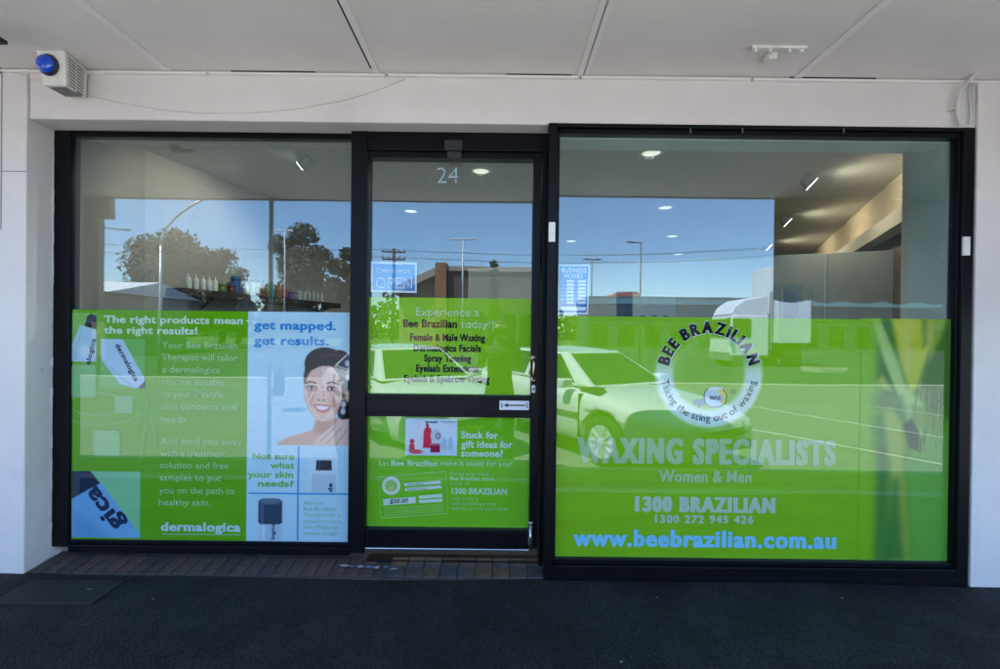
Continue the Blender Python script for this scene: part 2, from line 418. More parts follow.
# --- step: brick sill under the left window and small square tiles before the door
step = part('step', (-1, -0.1, 0), shop)
SX0, SXM, SX1 = XL + 0.004, WX(385, 560, -0.1), WX(545, 560, -0.1)
MB().hexa([(SX0, FR + 0.005, -0.12), (SX1, FR + 0.005, -0.12), (SX1, 0.1, -0.12), (SX0, 0.1, -0.12)],
          [(SX0, FR + 0.005, 0.002), (SX1, FR + 0.005, 0.002), (SX1, 0.1, 0.030), (SX0, 0.1, 0.030)]).build('mortar_bed', mat('mortar', (0.045, 0.043, 0.042), 0.95, bump=0.4, bscale=90, var=0.2, vscale=15), step)
tilt = math.atan2(0.034, 0.32)
bmats = [mat('sill_brick_%s' % n_, c, 0.7, var=0.3, vscale=18, bump=0.3, bscale=70) for n_, c in
         (('red', (0.075, 0.048, 0.042)), ('brown', (0.062, 0.050, 0.043)), ('dark', (0.045, 0.040, 0.040)))]
tmats = [mat('step_tile_%s' % n_, c, 0.6, var=0.35, vscale=22, bump=0.25, bscale=60) for n_, c in
         (('grey', (0.062, 0.058, 0.058)), ('brown', (0.070, 0.058, 0.046)), ('ochre', (0.085, 0.070, 0.042)), ('slate', (0.048, 0.05, 0.055)))]
def slab(name, mats, x0, x1, y0, y1, h=0.012):
    ym = (y0 + y1) / 2
    zc = -0.004 + (ym - (FR - 0.05)) * math.tan(tilt)
    o = B(-(x1 - x0) / 2, (x1 - x0) / 2, -(y1 - y0) / 2, (y1 - y0) / 2, -0.004, h).build(name, random.choice(mats), step, bevel=0.002)
    o.location = ((x0 + x1) / 2, ym, zc + random.uniform(-0.001, 0.001))
    o.rotation_euler = (tilt, 0, random.uniform(-0.01, 0.01))
    o.matrix_parent_inverse = Matrix.Translation(step.matrix_world.translation).inverted()
x = SX0 + 0.008
while x < SXM - 0.06:
    slab('brick', bmats, x, x + 0.070, FR + 0.012, 0.0, 0.006); x += 0.076
tw = 0.094; x = SXM + 0.02
while x < SX1 - 0.03:
    for j in range(2):
        y0 = 0.018 - (j + 1) * 0.090
        slab('tile', tmats, x, min(x + tw - 0.006, SX1), y0 + 0.003, y0 + 0.086, 0.008)
    x += tw
scr = thing('paper_scraps', 'torn white and blue paper stuck to the sill beside the door', 'litter', (WX(365, 560, -0.1), -0.09, 0.02))
for i in range(7):
    x = WX(343 + 8.5 * i, 560, -0.1); y = -0.09 + random.uniform(-0.02, 0.012)
    m_ = mat('scrap_blue', (0.12, 0.22, 0.36), 0.8) if i % 2 else mat('scrap_white', (0.38, 0.42, 0.46), 0.8)
    mb = MB(); z = -0.004 + (y - FR + 0.05) * math.tan(tilt) + 0.0135
    poly = [(x + random.uniform(.008, .028) * math.cos(t) * 1.2, y + random.uniform(.006, .016) * math.sin(t), z + random.uniform(0, 0.003)) for t in [k * 6.283 / 7 for k in range(7)]]
    mb.quad(*poly).build('scrap', m_, scr)

# --- shopfront frames
def bar(par, x0, x1, z0, z1, y0, y1, name='frame_bar', m=BLACKAL, bevel=0.003):
    return B(x0, x1, y0, y1, z0, z1).build(name, m, par, bevel=bevel)
# left window
lwin = part('window', (-1.5, 0, 0.05), shop)
lx0, lx1 = WX(59, 340, LG - 0.04), WX(360.5, 340, LG - 0.04)
gx0, gx1 = WX(72.5, 340, LG), WX(352.5, 340, LG)
lz0, lz1 = WZ(210, 551, LG - 0.04), BZ
gz0, gz1 = WZ(210, 541, LG), WZ(210, 139, LG)
bar(lwin, XL + 0.003, lx0 + 0.035, lz0, lz1 - 0.001, -0.018, 0.05)
bar(lwin, lx0 + 0.0355, gx0, gz0 - 0.01, gz1 + 0.01, -0.010, 0.04)
bar(lwin, gx1, WX(366, 340, LG - 0.05), lz0, lz1 - 0.001, -0.055, 0.05)
bar(lwin, lx0 + 0.036, gx1 - 0.001, gz1 + 0.028, lz1 - 0.001, -0.018, 0.05)
bar(lwin, gx0 + 0.0005, gx1 - 0.0005, gz1, gz1 + 0.0275, -0.010, 0.04)
bar(lwin, lx0 + 0.036, gx1 - 0.001, lz0 - 0.03, gz0 - 0.024, -0.020, 0.05)
bar(lwin, gx0 + 0.0005, gx1 - 0.0005, gz0 - 0.0235, gz0, -0.010, 0.04)
B(gx0 - 0.004, gx1 + 0.004, LG, LG + 0.008, gz0 - 0.004, gz1 + 0.004).build('pane', GLASS, lwin)
# ragged bead of sealant down the left jamb
mb = MB(); z = lz0
rs = random.Random(3)
while z < lz1 - 0.03:
    h = rs.uniform(0.02, 0.07)
    if rs.random() < 0.65: mb.box(XL - 0.001, XL + 0.002 + rs.uniform(0.001, 0.005), -0.0205, -0.016, z, z + h)
    z += h
mb.build('sealant', mat('sealant_white', (0.5, 0.52, 0.5), 0.6), lwin)['kind'] = 'stuff'
# door
door = part('door', (-0.3, 0, 0.03), shop)
dx0, dx1 = WX(366, 340, LG - 0.05) + 0.001, WX(545.5, 340, LG - 0.05)
px0, px1 = WX(368.5, 340, LG), WX(531, 340, LG)
dz0 = WZ(450, 547.5, LG - 0.03); hz = WZ(450, 151, LG - 0.05)
pz = [WZ(450, y, LG) for y in (527.5, 416, 394.5, 161)]
bar(door, dx0, dx1, hz, BZ - 0.001, -0.052, 0.05, 'head_bar')                      # fixed head
bar(door, WX(541, 340, LG - .05), dx1, 0.02, hz - 0.001, -0.052, 0.05, 'jamb_bar')
bar(door, dx0, px0, dz0, hz - 0.002, -0.040, 0.03, 'stile'); bar(door, px1, WX(540, 340, LG - .05), dz0, hz - 0.002, -0.040, 0.03, 'stile')
bar(door, px0 + .0005, px1 - .0005, pz[3], hz - 0.002, -0.038, 0.03, 'rail')
bar(door, px0 + .0005, px1 - .0005, pz[1], pz[2], -0.038, 0.03, 'rail')
bar(door, px0 + .0005, px1 - .0005, dz0, pz[0], -0.038, 0.03, 'rail')
for a, b in ((pz[1] + 0.018, pz[1] + 0.022), (pz[2] - 0.022, pz[2] - 0.018)):
    bar(door, px0 + .001, px1 - .001, a, b, -0.0405, -0.037, 'groove_rib', bevel=0.001)
for a, b in ((pz[0], pz[1]), (pz[2], pz[3])):
    B(px0 - .004, px1 + .004, LG, LG + 0.008, a - .004, b + .004).build('pane', GLASS, door)
bar(door, dx0 + 0.002, px1, dz0 - 0.018, dz0 - 0.002, -0.046, -0.02, 'kick_strip', CHROME)
bar(door, dx0, dx1, 0.018, 0.026, -0.03, 0.10, 'threshold', BLACKAL)
# handle, lock, bolt
hxp = WX(533.5, 369, LG - 0.06); zt, zb = WZ(533, 358.5, LG - .06), WZ(533, 379.5, LG - .06)
MB().tube([(hxp, -0.04, zt), (hxp, -0.065, zt - 0.004), (hxp, -0.078, zt - 0.025), (hxp, -0.078, zb + 0.025), (hxp, -0.065, zb + 0.004), (hxp, -0.04, zb)], 0.0075, 12).build('handle', COPPER, door, smooth=True)
for z in (zt, zb):
    MB().lathe([(0.0135, 0), (0.0135, 0.004), (0.009, 0.006)], n=18).build('rose', COPPER, door).matrix_world = Matrix.Translation((hxp, -0.040, z)) @ Matrix.Rotation(R(90), 4, 'X')
lx, lz = W(533.5, 389, LG - .04)
B(lx - 0.010, lx + 0.010, -0.044, -0.040, lz - 0.021, lz + 0.021).build('lock_plate', mat('label_white', (0.6, 0.62, 0.62), 0.5), door, bevel=0.002)
MB().lathe([(0.006, 0), (0.006, 0.003)], n=14).build('keyhole', BLACKP, door).matrix_world = Matrix.Translation((lx, -0.044, lz)) @ Matrix.Rotation(R(90), 4, 'X')
bxp = WX(530.5, 533, LG - .04); z0, z1 = WZ(530, 545, LG - .04), WZ(530, 522, LG - .04)
B(bxp - 0.014, bxp + 0.012, -0.050, -0.0405, z0, z1).build('flush_bolt', CHROME, door, bevel=0.003)
MB().tube([(bxp, -0.056, z0 - 0.02), (bxp, -0.056, z1 - 0.03)], 0.006, 10).build('bolt_rod', CHROME, door, smooth=True)
cx_, cz_ = W(454, 147, LG - 0.06)
B(cx_ - 0.05, cx_ + 0.05, -0.085, -0.0525, cz_ - 0.028, cz_ + 0.028).build('closer_box', BLACKP, door, bevel=0.004)
B(cx_ - 0.035, cx_ + 0.045, -0.075, -0.0385, cz_ - 0.060, cz_ - 0.0285).build('closer_arm', BLACKP, door, bevel=0.004)
# right window: stands forward in the opening
rwin = part('window', (1.3, RG, 0.0), shop)
RF = RG - 0.05
rx0, rx1 = WX(546.5, 340, RF), WX(972, 340, RF)
qx0, qx1 = WX(557, 340, RG), WX(950.5, 340, RG)
rz0, rz1 = -0.01, WZ(760, 125.5, RF)
qz0, qz1 = WZ(750, 559, RG), WZ(755, 138.5, RG)
bar(rwin, rx0, qx0 - 0.014, rz0, rz1, RF, RG + 0.024); bar(rwin, qx0 - 0.0135, qx0, qz0 - .012, qz1 + .012, RF + 0.02, RG + 0.022)
bar(rwin, WX(961, 340, RF), rx1, rz0, rz1, RF, RG + 0.024); bar(rwin, qx1, WX(961, 340, RF) - 0.0005, qz0 - .012, qz1 + .012, RF + 0.02, RG + 0.022)
bar(rwin, qx0 - 0.0135, WX(961, 340, RF) - .0005, qz1 + 0.028, rz1 - 0.0005, RF + 0.001, RG + 0.022)
bar(rwin, qx0 + .0005, qx1 - .0005, qz1, qz1 + 0.0275, RF + 0.021, RG + 0.022)
bar(rwin, qx0 - 0.0135, WX(961, 340, RF) - .0005, rz0, qz0 - 0.026, RF + 0.001, RG + 0.022)
bar(rwin, qx0 + .0005, qx1 - .0005, qz0 - 0.0255, qz0, RF + 0.021, RG + 0.022)
bar(rwin, rx0 + 0.02, rx1 - 0.02, 0.028, 0.032, RF - 0.004, RF + 0.002, 'drip_rib', bevel=0.001)
B(qx0 - .004, qx1 + .004, RG, RG + 0.008, qz0 - .004, qz1 + .004).build('pane', GLASS, rwin)
for x, y in ((552, 232), (964.5, 246)):
    a, b = W(x, y, RF)
    hgt = 0.054 if x < 700 else 0.052
    B(a - 0.019, a + 0.016, RF - 0.014, RF - 0.0005, b - hgt, b + hgt * 0.9).build('alarm_contact', WHITEP, rwin, bevel=0.003)
for x in (690, 742, 843):
    a, b = W(x, 131, RF); B(a - .002, a + .002, RF - .002, RF + .004, b - .012, b + 0.012).build('scratch', mat('scratch_metal', (0.25, 0.25, 0.26), 0.5, metal=0.6), rwin)
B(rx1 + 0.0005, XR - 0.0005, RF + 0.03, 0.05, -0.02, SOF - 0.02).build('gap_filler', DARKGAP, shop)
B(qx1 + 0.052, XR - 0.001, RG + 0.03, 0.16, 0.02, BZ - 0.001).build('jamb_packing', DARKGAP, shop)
B(qx0 - 0.05, qx0 - 0.021, RG + 0.03, 0.05, 0.02, BZ - 0.001).build('jamb_packing', BLACKAL, shop)
B(XL + 0.003, XR - 0.003, 0.0505, 0.16, -0.12, 0.019).build('base_slab', MATS['mortar'], shop)

# --- interior shell
CEIL = 2.60
IW = mat('interior_wall', (0.36, 0.34, 0.32), 0.8, var=0.03)
IWR = mat('interior_warm_wall', (0.60, 0.50, 0.38), 0.8, var=0.03)
IC = mat('interior_ceiling', (0.52, 0.52, 0.50), 0.85)
IREV = mat('reveal_paint', (0.55, 0.62, 0.62), 0.7)
def wallseg(p, q, z0, z1, t, name, m, par=shop):
    a, b = Vector((*p, 0)), Vector((*q, 0)); nrm = (b - a).cross(Vector((0, 0, 1))).normalized() * t
    r = [(a.x, a.y), (b.x, b.y), (b.x + nrm.x, b.y + nrm.y), (a.x + nrm.x, a.y + nrm.y)]
    return MB().hexa([(u, v, z0) for u, v in r], [(u, v, z1) for u, v in r]).build(name, m, par)
wallseg((-2.58, 0.77), (-0.55, 8.0), 0.02, CEIL - .002, -0.12, 'interior_wall', IW)
wallseg((gx0 - 0.03, 0.06), (-2.58, 0.768), 0.02, CEIL - .002, -0.1, 'interior_wall', mat('interior_pier', (0.30, 0.285, 0.27), 0.8))
wallseg((2.72, 0.165), (6.37, 8.0), 0.02, CEIL - .002, 0.12, 'interior_wall', IWR)
wallseg((-0.7, 8.0), (6.6, 8.0), 0.02, CEIL - .002, -0.12, 'interior_wall', IW)
MB().hexa([(-3.2, 0.165, CEIL), (3.4, 0.165, CEIL), (7, 8.2, CEIL), (-1.2, 8.2, CEIL)], [(-3.2, 0.165, CEIL + .1), (3.4, 0.165, CEIL + .1), (7, 8.2, CEIL + .1), (-1.2, 8.2, CEIL + .1)]).build('interior_ceiling', IC, shop)
MB().hexa([(-3.2, 0.165, -.1), (3.4, 0.165, -.1), (7, 8.2, -.1), (-1.2, 8.2, -.1)], [(-3.2, 0.165, 0.018), (3.4, 0.165, 0.018), (7, 8.2, 0.018), (-1.2, 8.2, 0.018)]).build(
    'interior_floor', mat('interior_floor', (0.22, 0.20, 0.18), 0.4), shop)
# window reveals behind the right pane
B(qx1 - 0.004, qx1 + 0.05, RG + 0.026, RG + 0.27, 0.02, qz1 + 0.03).build('reveal', IREV, shop)
B(qx0 - 0.02, qx1 - 0.005, RG + 0.026, RG + 0.165, qz1 - 0.006, qz1 + 0.05).build('reveal', mat('reveal_head', (0.70, 0.76, 0.77), 0.7), shop)
B(-12, 12, 0.16, 0.30, 2.45, 3.7).build('parapet_back', PAINT, shop)
B(-12, 12, 0.302, 8.4, 3.3, 3.4).build('roof', mat('roof_sheet', (0.4, 0.4, 0.4), 0.6), shop)
B(-12, -11.8, 0.302, 8.4, -0.1, 3.3).build('wall', PAINT, shop); B(11.8, 12, 0.302, 8.4, -0.1, 3.3).build('wall', PAINT, shop); B(-12, 12, 8.42, 8.6, -0.1, 3.4).build('wall', PAINT, shop)
# ledge along the right wall
u = Vector((1.05, 2.26, 0)).normalized(); nrm = Vector((-u.y, u.x, 0))
o0 = Vector((2.86, 0.45, 0)); o1 = Vector((5.6, 6.35, 0))
MB().hexa([(*(p.xy), 2.10) for p in (o0, o1, o1 + nrm * .16, o0 + nrm * .16)], [(*(p.xy), 2.21) for p in (o0, o1, o1 + nrm * .16, o0 + nrm * .16)]).build('wall_ledge', mat('ledge_paint', (0.5, 0.47, 0.43), 0.7), shop)
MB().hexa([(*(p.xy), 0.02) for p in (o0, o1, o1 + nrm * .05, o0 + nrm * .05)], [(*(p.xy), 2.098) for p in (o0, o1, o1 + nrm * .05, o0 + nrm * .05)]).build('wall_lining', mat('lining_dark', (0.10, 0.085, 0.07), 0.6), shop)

# ================================================================== THINGS INSIDE THE SHOP
LENS = mat('downlight_lens', (0.8, 0.78, 0.7), 0.4, emit=(1.0, 0.93, 0.78), estr=0.2)
LTRIM = mat('downlight_trim', (0.75, 0.75, 0.72), 0.4)
def lamp(kind, name, loc, power, color, size=0.1, direction=None, par=None, angle=None):
    l = bpy.data.lights.new(name, kind); l.energy = power; l.color = color
    if kind == 'AREA': l.shape = 'DISK'; l.size = size
    if kind == 'SPOT': l.spot_size = angle; l.spot_blend = 0.6; l.shadow_soft_size = size
    o = bpy.data.objects.new(name, l); COL.objects.link(o); o.location = loc
    if direction is not None: o.rotation_euler = Vector(direction).to_track_quat('-Z', 'Y').to_euler()
    if par: o.parent = par; o.matrix_parent_inverse = par.matrix_world.inverted()
    return o
dl = [((651, 153), 'nearest the glass of the right window'), ((481, 171), 'seen above the door beside the street number'),
      ((665, 207.5), 'second from the glass in the row behind the right window'), ((672, 236), 'third from the glass behind the right window'),
      ((678, 254), 'farthest of the row behind the right window'), ((571, 241), 'by the left edge of the right window'),
      ((411, 211), 'at the left of the door glass'), ((546, 262), 'deepest in the room behind the door')]
for (x, y), lab in dl:
    X, Y = onz(x, y, CEIL)
    t = thing('downlight', 'round lit recessed ceiling downlight ' + lab, 'downlight', (X, Y, CEIL), 'ceiling downlights')
    MB().lathe([(0.086, -0.001), (0.090, -0.006), (0.084, -0.010), (0.066, -0.008), (0.064, -0.002)], (X, Y, CEIL), 28).build('trim_ring', LTRIM, t, smooth=True)
    MB().lathe([(0.063, -0.0035), (0.058, -0.0055)], (X, Y, CEIL), 24).build('lens', LENS, t)
    lamp('SPOT', 'downlight_glow', (X, Y, CEIL - 0.014), 7, (1.0, 0.92, 0.80), 0.03, (0, 0, -1), t, R(150))
EMS = mat('spot_face', (0.9, 0.9, 0.85), 0.4, emit=(1.0, 0.95, 0.85), estr=2.0)
for (x, y), lab in (((808, 182), 'nearest the glass'), ((785, 221), 'in the middle of its row'), ((767, 246), 'farthest into the room')):
    X, Y = onz(x, y, CEIL - 0.06)
    t = thing('spotlight', 'lit adjustable ceiling spotlight facing the warm wall, ' + lab, 'spotlight', (X, Y, CEIL), 'spotlights along the right wall')
    d = Vector((0.80, -0.30, -0.75)).normalized()
    rot = d.to_track_quat('-Z', 'Y').to_matrix().to_4x4()
    mw = Matrix.Translation((X, Y, CEIL - 0.06)) @ rot
    o = MB().hexa([(-.05, -.05, -.03), (.05, -.05, -.03), (.05, .05, -.03), (-.05, .05, -.03)], [(-.03, -.03, .05), (.03, -.03, .05), (.03, .03, .05), (-.03, .03, .05)]).build('head', mat('spot_grey', (0.45, 0.46, 0.46), 0.4), t); o.matrix_world = mw
    o = B(-.043, .043, -.043, .043, -.034, -.0305).build('lit_face', EMS, t); o.matrix_world = mw
    MB().tube([(X, Y, CEIL), (X, Y, CEIL - 0.04)], 0.012, 10).build('stem', MATS['spot_grey'], t)
    lamp('SPOT', 'spot_beam', Vector((X, Y, CEIL - 0.06)) + d * 0.06, 4.5, (1.0, 0.80, 0.56), 0.06, d, t, R(165))
X, Y = onz(305, 163, CEIL - 0.05)
t = thing('spotlight', 'small lit ceiling spotlight above the shelf of bottles', 'spotlight', (X, Y, CEIL))
o = MB().lathe([(.03, .05), (.042, -.04)], n=18).build('head', MATS['spot_grey'], t); o.matrix_world = Matrix.Translation((X, Y, CEIL - .05)) @ Matrix.Rotation(R(55), 4, 'Y')
o = MB().lathe([(.036, -.0435), (.036, -.0415)], n=18).build('lit_face', EMS, t); o.matrix_world = Matrix.Translation((X, Y, CEIL - .05)) @ Matrix.Rotation(R(55), 4, 'Y')
lamp('SPOT', 'spot_beam', (X - 0.06, Y, CEIL - .1), 7, (1.0, 0.88, 0.7), 0.04, (-0.8, 0.1, -0.7), t, R(110))

# low partition across the room and its clear screen
p0, p1 = Vector((-0.35, 2.46, 0)), Vector((3.10, 1.08, 0))
pt = thing('partition', 'grey low partition wall standing across the room behind the right window', 'partition', (1.5, 1.7, 0.02))
pd = (p1 - p0).normalized(); pn = Vector((-pd.y, pd.x, 0)) * 0.08
MB().hexa([(*q.xy, 0.02) for q in (p0, p1, p1 + pn, p0 + pn)], [(*q.xy, 1.99) for q in (p0, p1, p1 + pn, p0 + pn)]).build('panel', mat('partition_paint', (0.42, 0.46, 0.47), 0.7), pt, bevel=0.004)
q = p0 + pd * ((WX(814, 270, 1.38) - p0.x) / pd.x)
a = q - pn * 0.06; b = a - pn * 0.08
MB().hexa([(*v.xy, 0.02) for v in (a, a + pd * .012, b + pd * .012, b)], [(*v.xy, 1.985) for v in (a, a + pd * .012, b + pd * .012, b)]).build('cover_strip', mat('strip_blue_white', (0.6, 0.68, 0.75), 0.5), pt)
# display behind the film: blue upright banner and white board with dark rings
def upright(x0, x1, y0, Y, m, name, label, cat, depth=0.02):
    z1 = WZ((x0 + x1) / 2, y0, Y)
    o = thing(name, label, cat, (WX((x0 + x1) / 2, 300, Y), Y, 0.02))
    B(WX(x0, 300, Y), WX(x1, 300, Y), Y, Y + depth, 0.9, z1).build('board', m, o, bevel=0.002)
    B(WX(x0, 300, Y) + 0.01, WX(x1, 300, Y) - 0.01, Y + depth + 0.001, Y + depth + 0.09, 0.02, 1.2).build('stand', mat('stand_grey', (0.3, 0.31, 0.32), 0.5), o)
    return o, z1
o1_, z1_ = upright(617, 632.5, 291, 0.75, mat('banner_navy', (0.03, 0.07, 0.13), 0.5), 'banner', 'narrow dark blue banner with white letters behind the right window', 'banner')
b_, z2_ = upright(634, 676, 295, 0.95, mat('board_white', (0.62, 0.68, 0.72), 0.5), 'display_board', 'white display board with three dark rings behind the right window', 'board')
for k in range(3):
    cxk = WX(642.5 + 11.5 * k, 317, 0.95)
    zk = WZ(655, 320.5, 0.95)
    mb = MB(); r0, r1 = 0.030, 0.037
    for j in range(28):
        t0, t1 = 2 * math.pi * j / 28, 2 * math.pi * (j + 1) / 28
        mb.quad(*[(cxk + r * math.cos(t), 0.948, zk + r * math.sin(t)) for r, t in ((r0, t0), (r1, t0), (r1, t1), (r0, t1))])
    mb.build('ring', BLACKP, b_)
ac = thing('acrylic_stand', 'pale blue clear brochure stand in front of the grey partition', 'stand', (WX(799, 300, 0.8), 0.8, 0.02))
ya = 0.8; xa, xb = WX(783, 300, ya), WX(813, 300, ya); za = WZ(799, 286, ya)
ACR = glass_mat('acrylic', (0.86, 0.93, 0.97), 0.06)
B(xa, xb, ya, ya + 0.006, 0.9, za).build('front_sheet', ACR, ac); B(xa, xb, ya + 0.12, ya + 0.126, 0.9, za + 0.03).build('back_sheet', ACR, ac)
B(xa, xb, ya - 0.01, ya + 0.14, 0.86, 0.895).build('tray', WHITEP, ac); B(xa + .02, xb - .02, ya + 0.03, ya + 0.09, 0.02, 0.858).build('pedestal', WHITEP, ac)
for k in range(3):
    B(xa + .01 + k * .05, xa + .055 + k * .05, ya + .02 + .02 * k, ya + .03 + .02 * k, 0.897, za - .03 - .01 * k).build('brochure', mat('brochure_%d' % k, ((0.55, 0.62, 0.7), (0.6, 0.5, 0.4), (0.5, 0.6, 0.68))[k], 0.5), ac)
# shelf of bottles on the left wall
sh0, sh1 = Vector((-2.53, 0.93, 0)), Vector((-1.99, 2.85, 0))
sdv = (sh1 - sh0).normalized(); sn = Vector((sdv.y, -sdv.x, 0))
SHZ = 1.615
sh = thing('shelf', 'long dark timber shelf of bottles on the left interior wall', 'shelf', (-2.3, 1.9, SHZ))
c = [sh0, sh1, sh1 + sn * 0.16, sh0 + sn * 0.16]
MB().hexa([(*q.xy, SHZ - 0.055) for q in c], [(*q.xy, SHZ) for q in c]).build('board', mat('dark_timber', (0.03, 0.022, 0.018), 0.5), sh, bevel=0.003)
for s in (0.15, 0.85):
    p = sh0 + (sh1 - sh0) * s
    MB().tube([(*(p + sn * .005).xy, SHZ - .14), (*(p + sn * .12).xy, SHZ - .056)], 0.008, 8).build('bracket', BLACKP, sh)
def bottle(px, h, r, col, kind, label, grp=None, cap=None):
    s = None                                   # where on the shelf it is seen
    best = 1e9
    for k in range(400):
        f = k / 399; p = sh0 + (sh1 - sh0) * f + sn * 0.09
        xx = CX + p.x / (p.y - CAMY) * F
        if abs(xx - px) < best: best, s = abs(xx - px), p
    p = s
    t = thing('bottle' if kind != 'jar' else 'jar', label, 'bottle' if kind != 'jar' else 'jar', (p.x, p.y, SHZ), grp)
    m_ = mat('bottle_%d_%d_%d' % tuple(int(v * 100) for v in col), col, 0.35, spec=0.5)
    cm = mat('cap_%s' % ('white' if cap is None else '%d_%d' % (cap[0] * 100, cap[2] * 100)), cap or (0.75, 0.76, 0.76), 0.4)
    c_ = (p.x, p.y, SHZ + 0.0005)
    if kind == 'nozzle':
        MB().lathe([(r * .95, 0), (r, .006), (r, h * .62), (r * .75, h * .70), (r * .35, h * .74)], c_, 16).build('body', m_, t, smooth=True)
        MB().lathe([(r * .36, h * .735), (r * .34, h * .80), (r * .15, h * .84), (r * .08, h)], c_, 12).build('nozzle', cm, t, smooth=True)
    elif kind == 'tube':
        MB().lathe([(r * .9, 0), (r, .004), (r, h * .84), (r * .5, h * .88)], c_, 16).build('body', m_, t, smooth=True)
        MB().lathe([(r * .55, h * .875), (r * .55, h)], c_, 14).build('cap', cm, t)
    else:
        MB().lathe([(r * .93, 0), (r, .005), (r, h * .68), (r * .93, h * .72)], c_, 18).build('body', m_, t, smooth=True)
        MB().lathe([(r * 1.02, h * .715), (r * 1.02, h * .97), (r * .95, h)], c_, 18).build('lid', cm, t, smooth=True)
WB = (0.66, 0.68, 0.66)
for x in (188, 195.5, 202.5, 209, 215): bottle(x, 0.125, 0.022, WB, 'nozzle', 'white nozzle bottle in the row of five at the near end of the shelf', 'white bottles at the near shelf end')
bottle(222, 0.07, 0.030, (0.10, 0.22, 0.03), 'jar', 'squat green jar beside the white nozzle bottles', cap=(0.12, 0.2, 0.05))
bottle(231, 0.065, 0.034, (0.10, 0.02, 0.02), 'jar', 'squat dark red jar on the shelf', cap=(0.08, 0.02, 0.02))
bottle(239, 0.07, 0.030, (0.12, 0.10, 0.22), 'jar', 'squat purple grey jar beside the dark red jar', cap=(0.16, 0.13, 0.28))
bottle(235.5, 0.150, 0.040, (0.02, 0.10, 0.32), 'jar', 'tall blue tub standing behind the squat jars', cap=(0.02, 0.14, 0.40))
bottle(246.5, 0.125, 0.022, WB, 'nozzle', 'white nozzle bottle next to the blue tub')
bottle(252.5, 0.14, 0.025, (0.62, 0.60, 0.56), 'tube', 'white bottle with brown cap mid shelf', cap=(0.12, 0.04, 0.02))
bottle(257.5, 0.14, 0.022, (0.60, 0.58, 0.55), 'tube', 'slim white bottle with dark brown cap mid shelf', cap=(0.06, 0.03, 0.02))
bottle(263, 0.15, 0.018, (0.20, 0.06, 0.02), 'tube', 'slim amber bottle mid shelf', cap=(0.05, 0.02, 0.02))
bottle(267, 0.14, 0.018, (0.10, 0.16, 0.03), 'tube', 'slim olive bottle mid shelf', cap=(0.1, 0.1, 0.1))
bottle(272.5, 0.15, 0.024, (0.02, 0.22, 0.28), 'tube', 'teal bottle at the window post reflection', cap=(0.02, 0.25, 0.3))
bottle(277.5, 0.15, 0.024, (0.42, 0.10, 0.02), 'tube', 'orange bottle between the teal and crimson ones', cap=(0.45, 0.1, 0.03))
bottle(284.5, 0.145, 0.024, (0.30, 0.02, 0.05), 'tube', 'crimson bottle next to the orange one', cap=(0.3, 0.02, 0.06))
bottle(291, 0.075, 0.034, (0.22, 0.12, 0.34), 'jar', 'squat violet jar towards the far shelf end', cap=(0.24, 0.14, 0.36))
for x in (298.5, 303.5): bottle(x, 0.09, 0.028, WB, 'jar', 'small white jar of the pair beside the violet jar', 'white jar pair')
for x in (308.5, 313, 317, 321): bottle(x, 0.125, 0.021, WB, 'nozzle', 'white nozzle bottle in the row of four at the far end of the shelf', 'white bottles at the far shelf end')

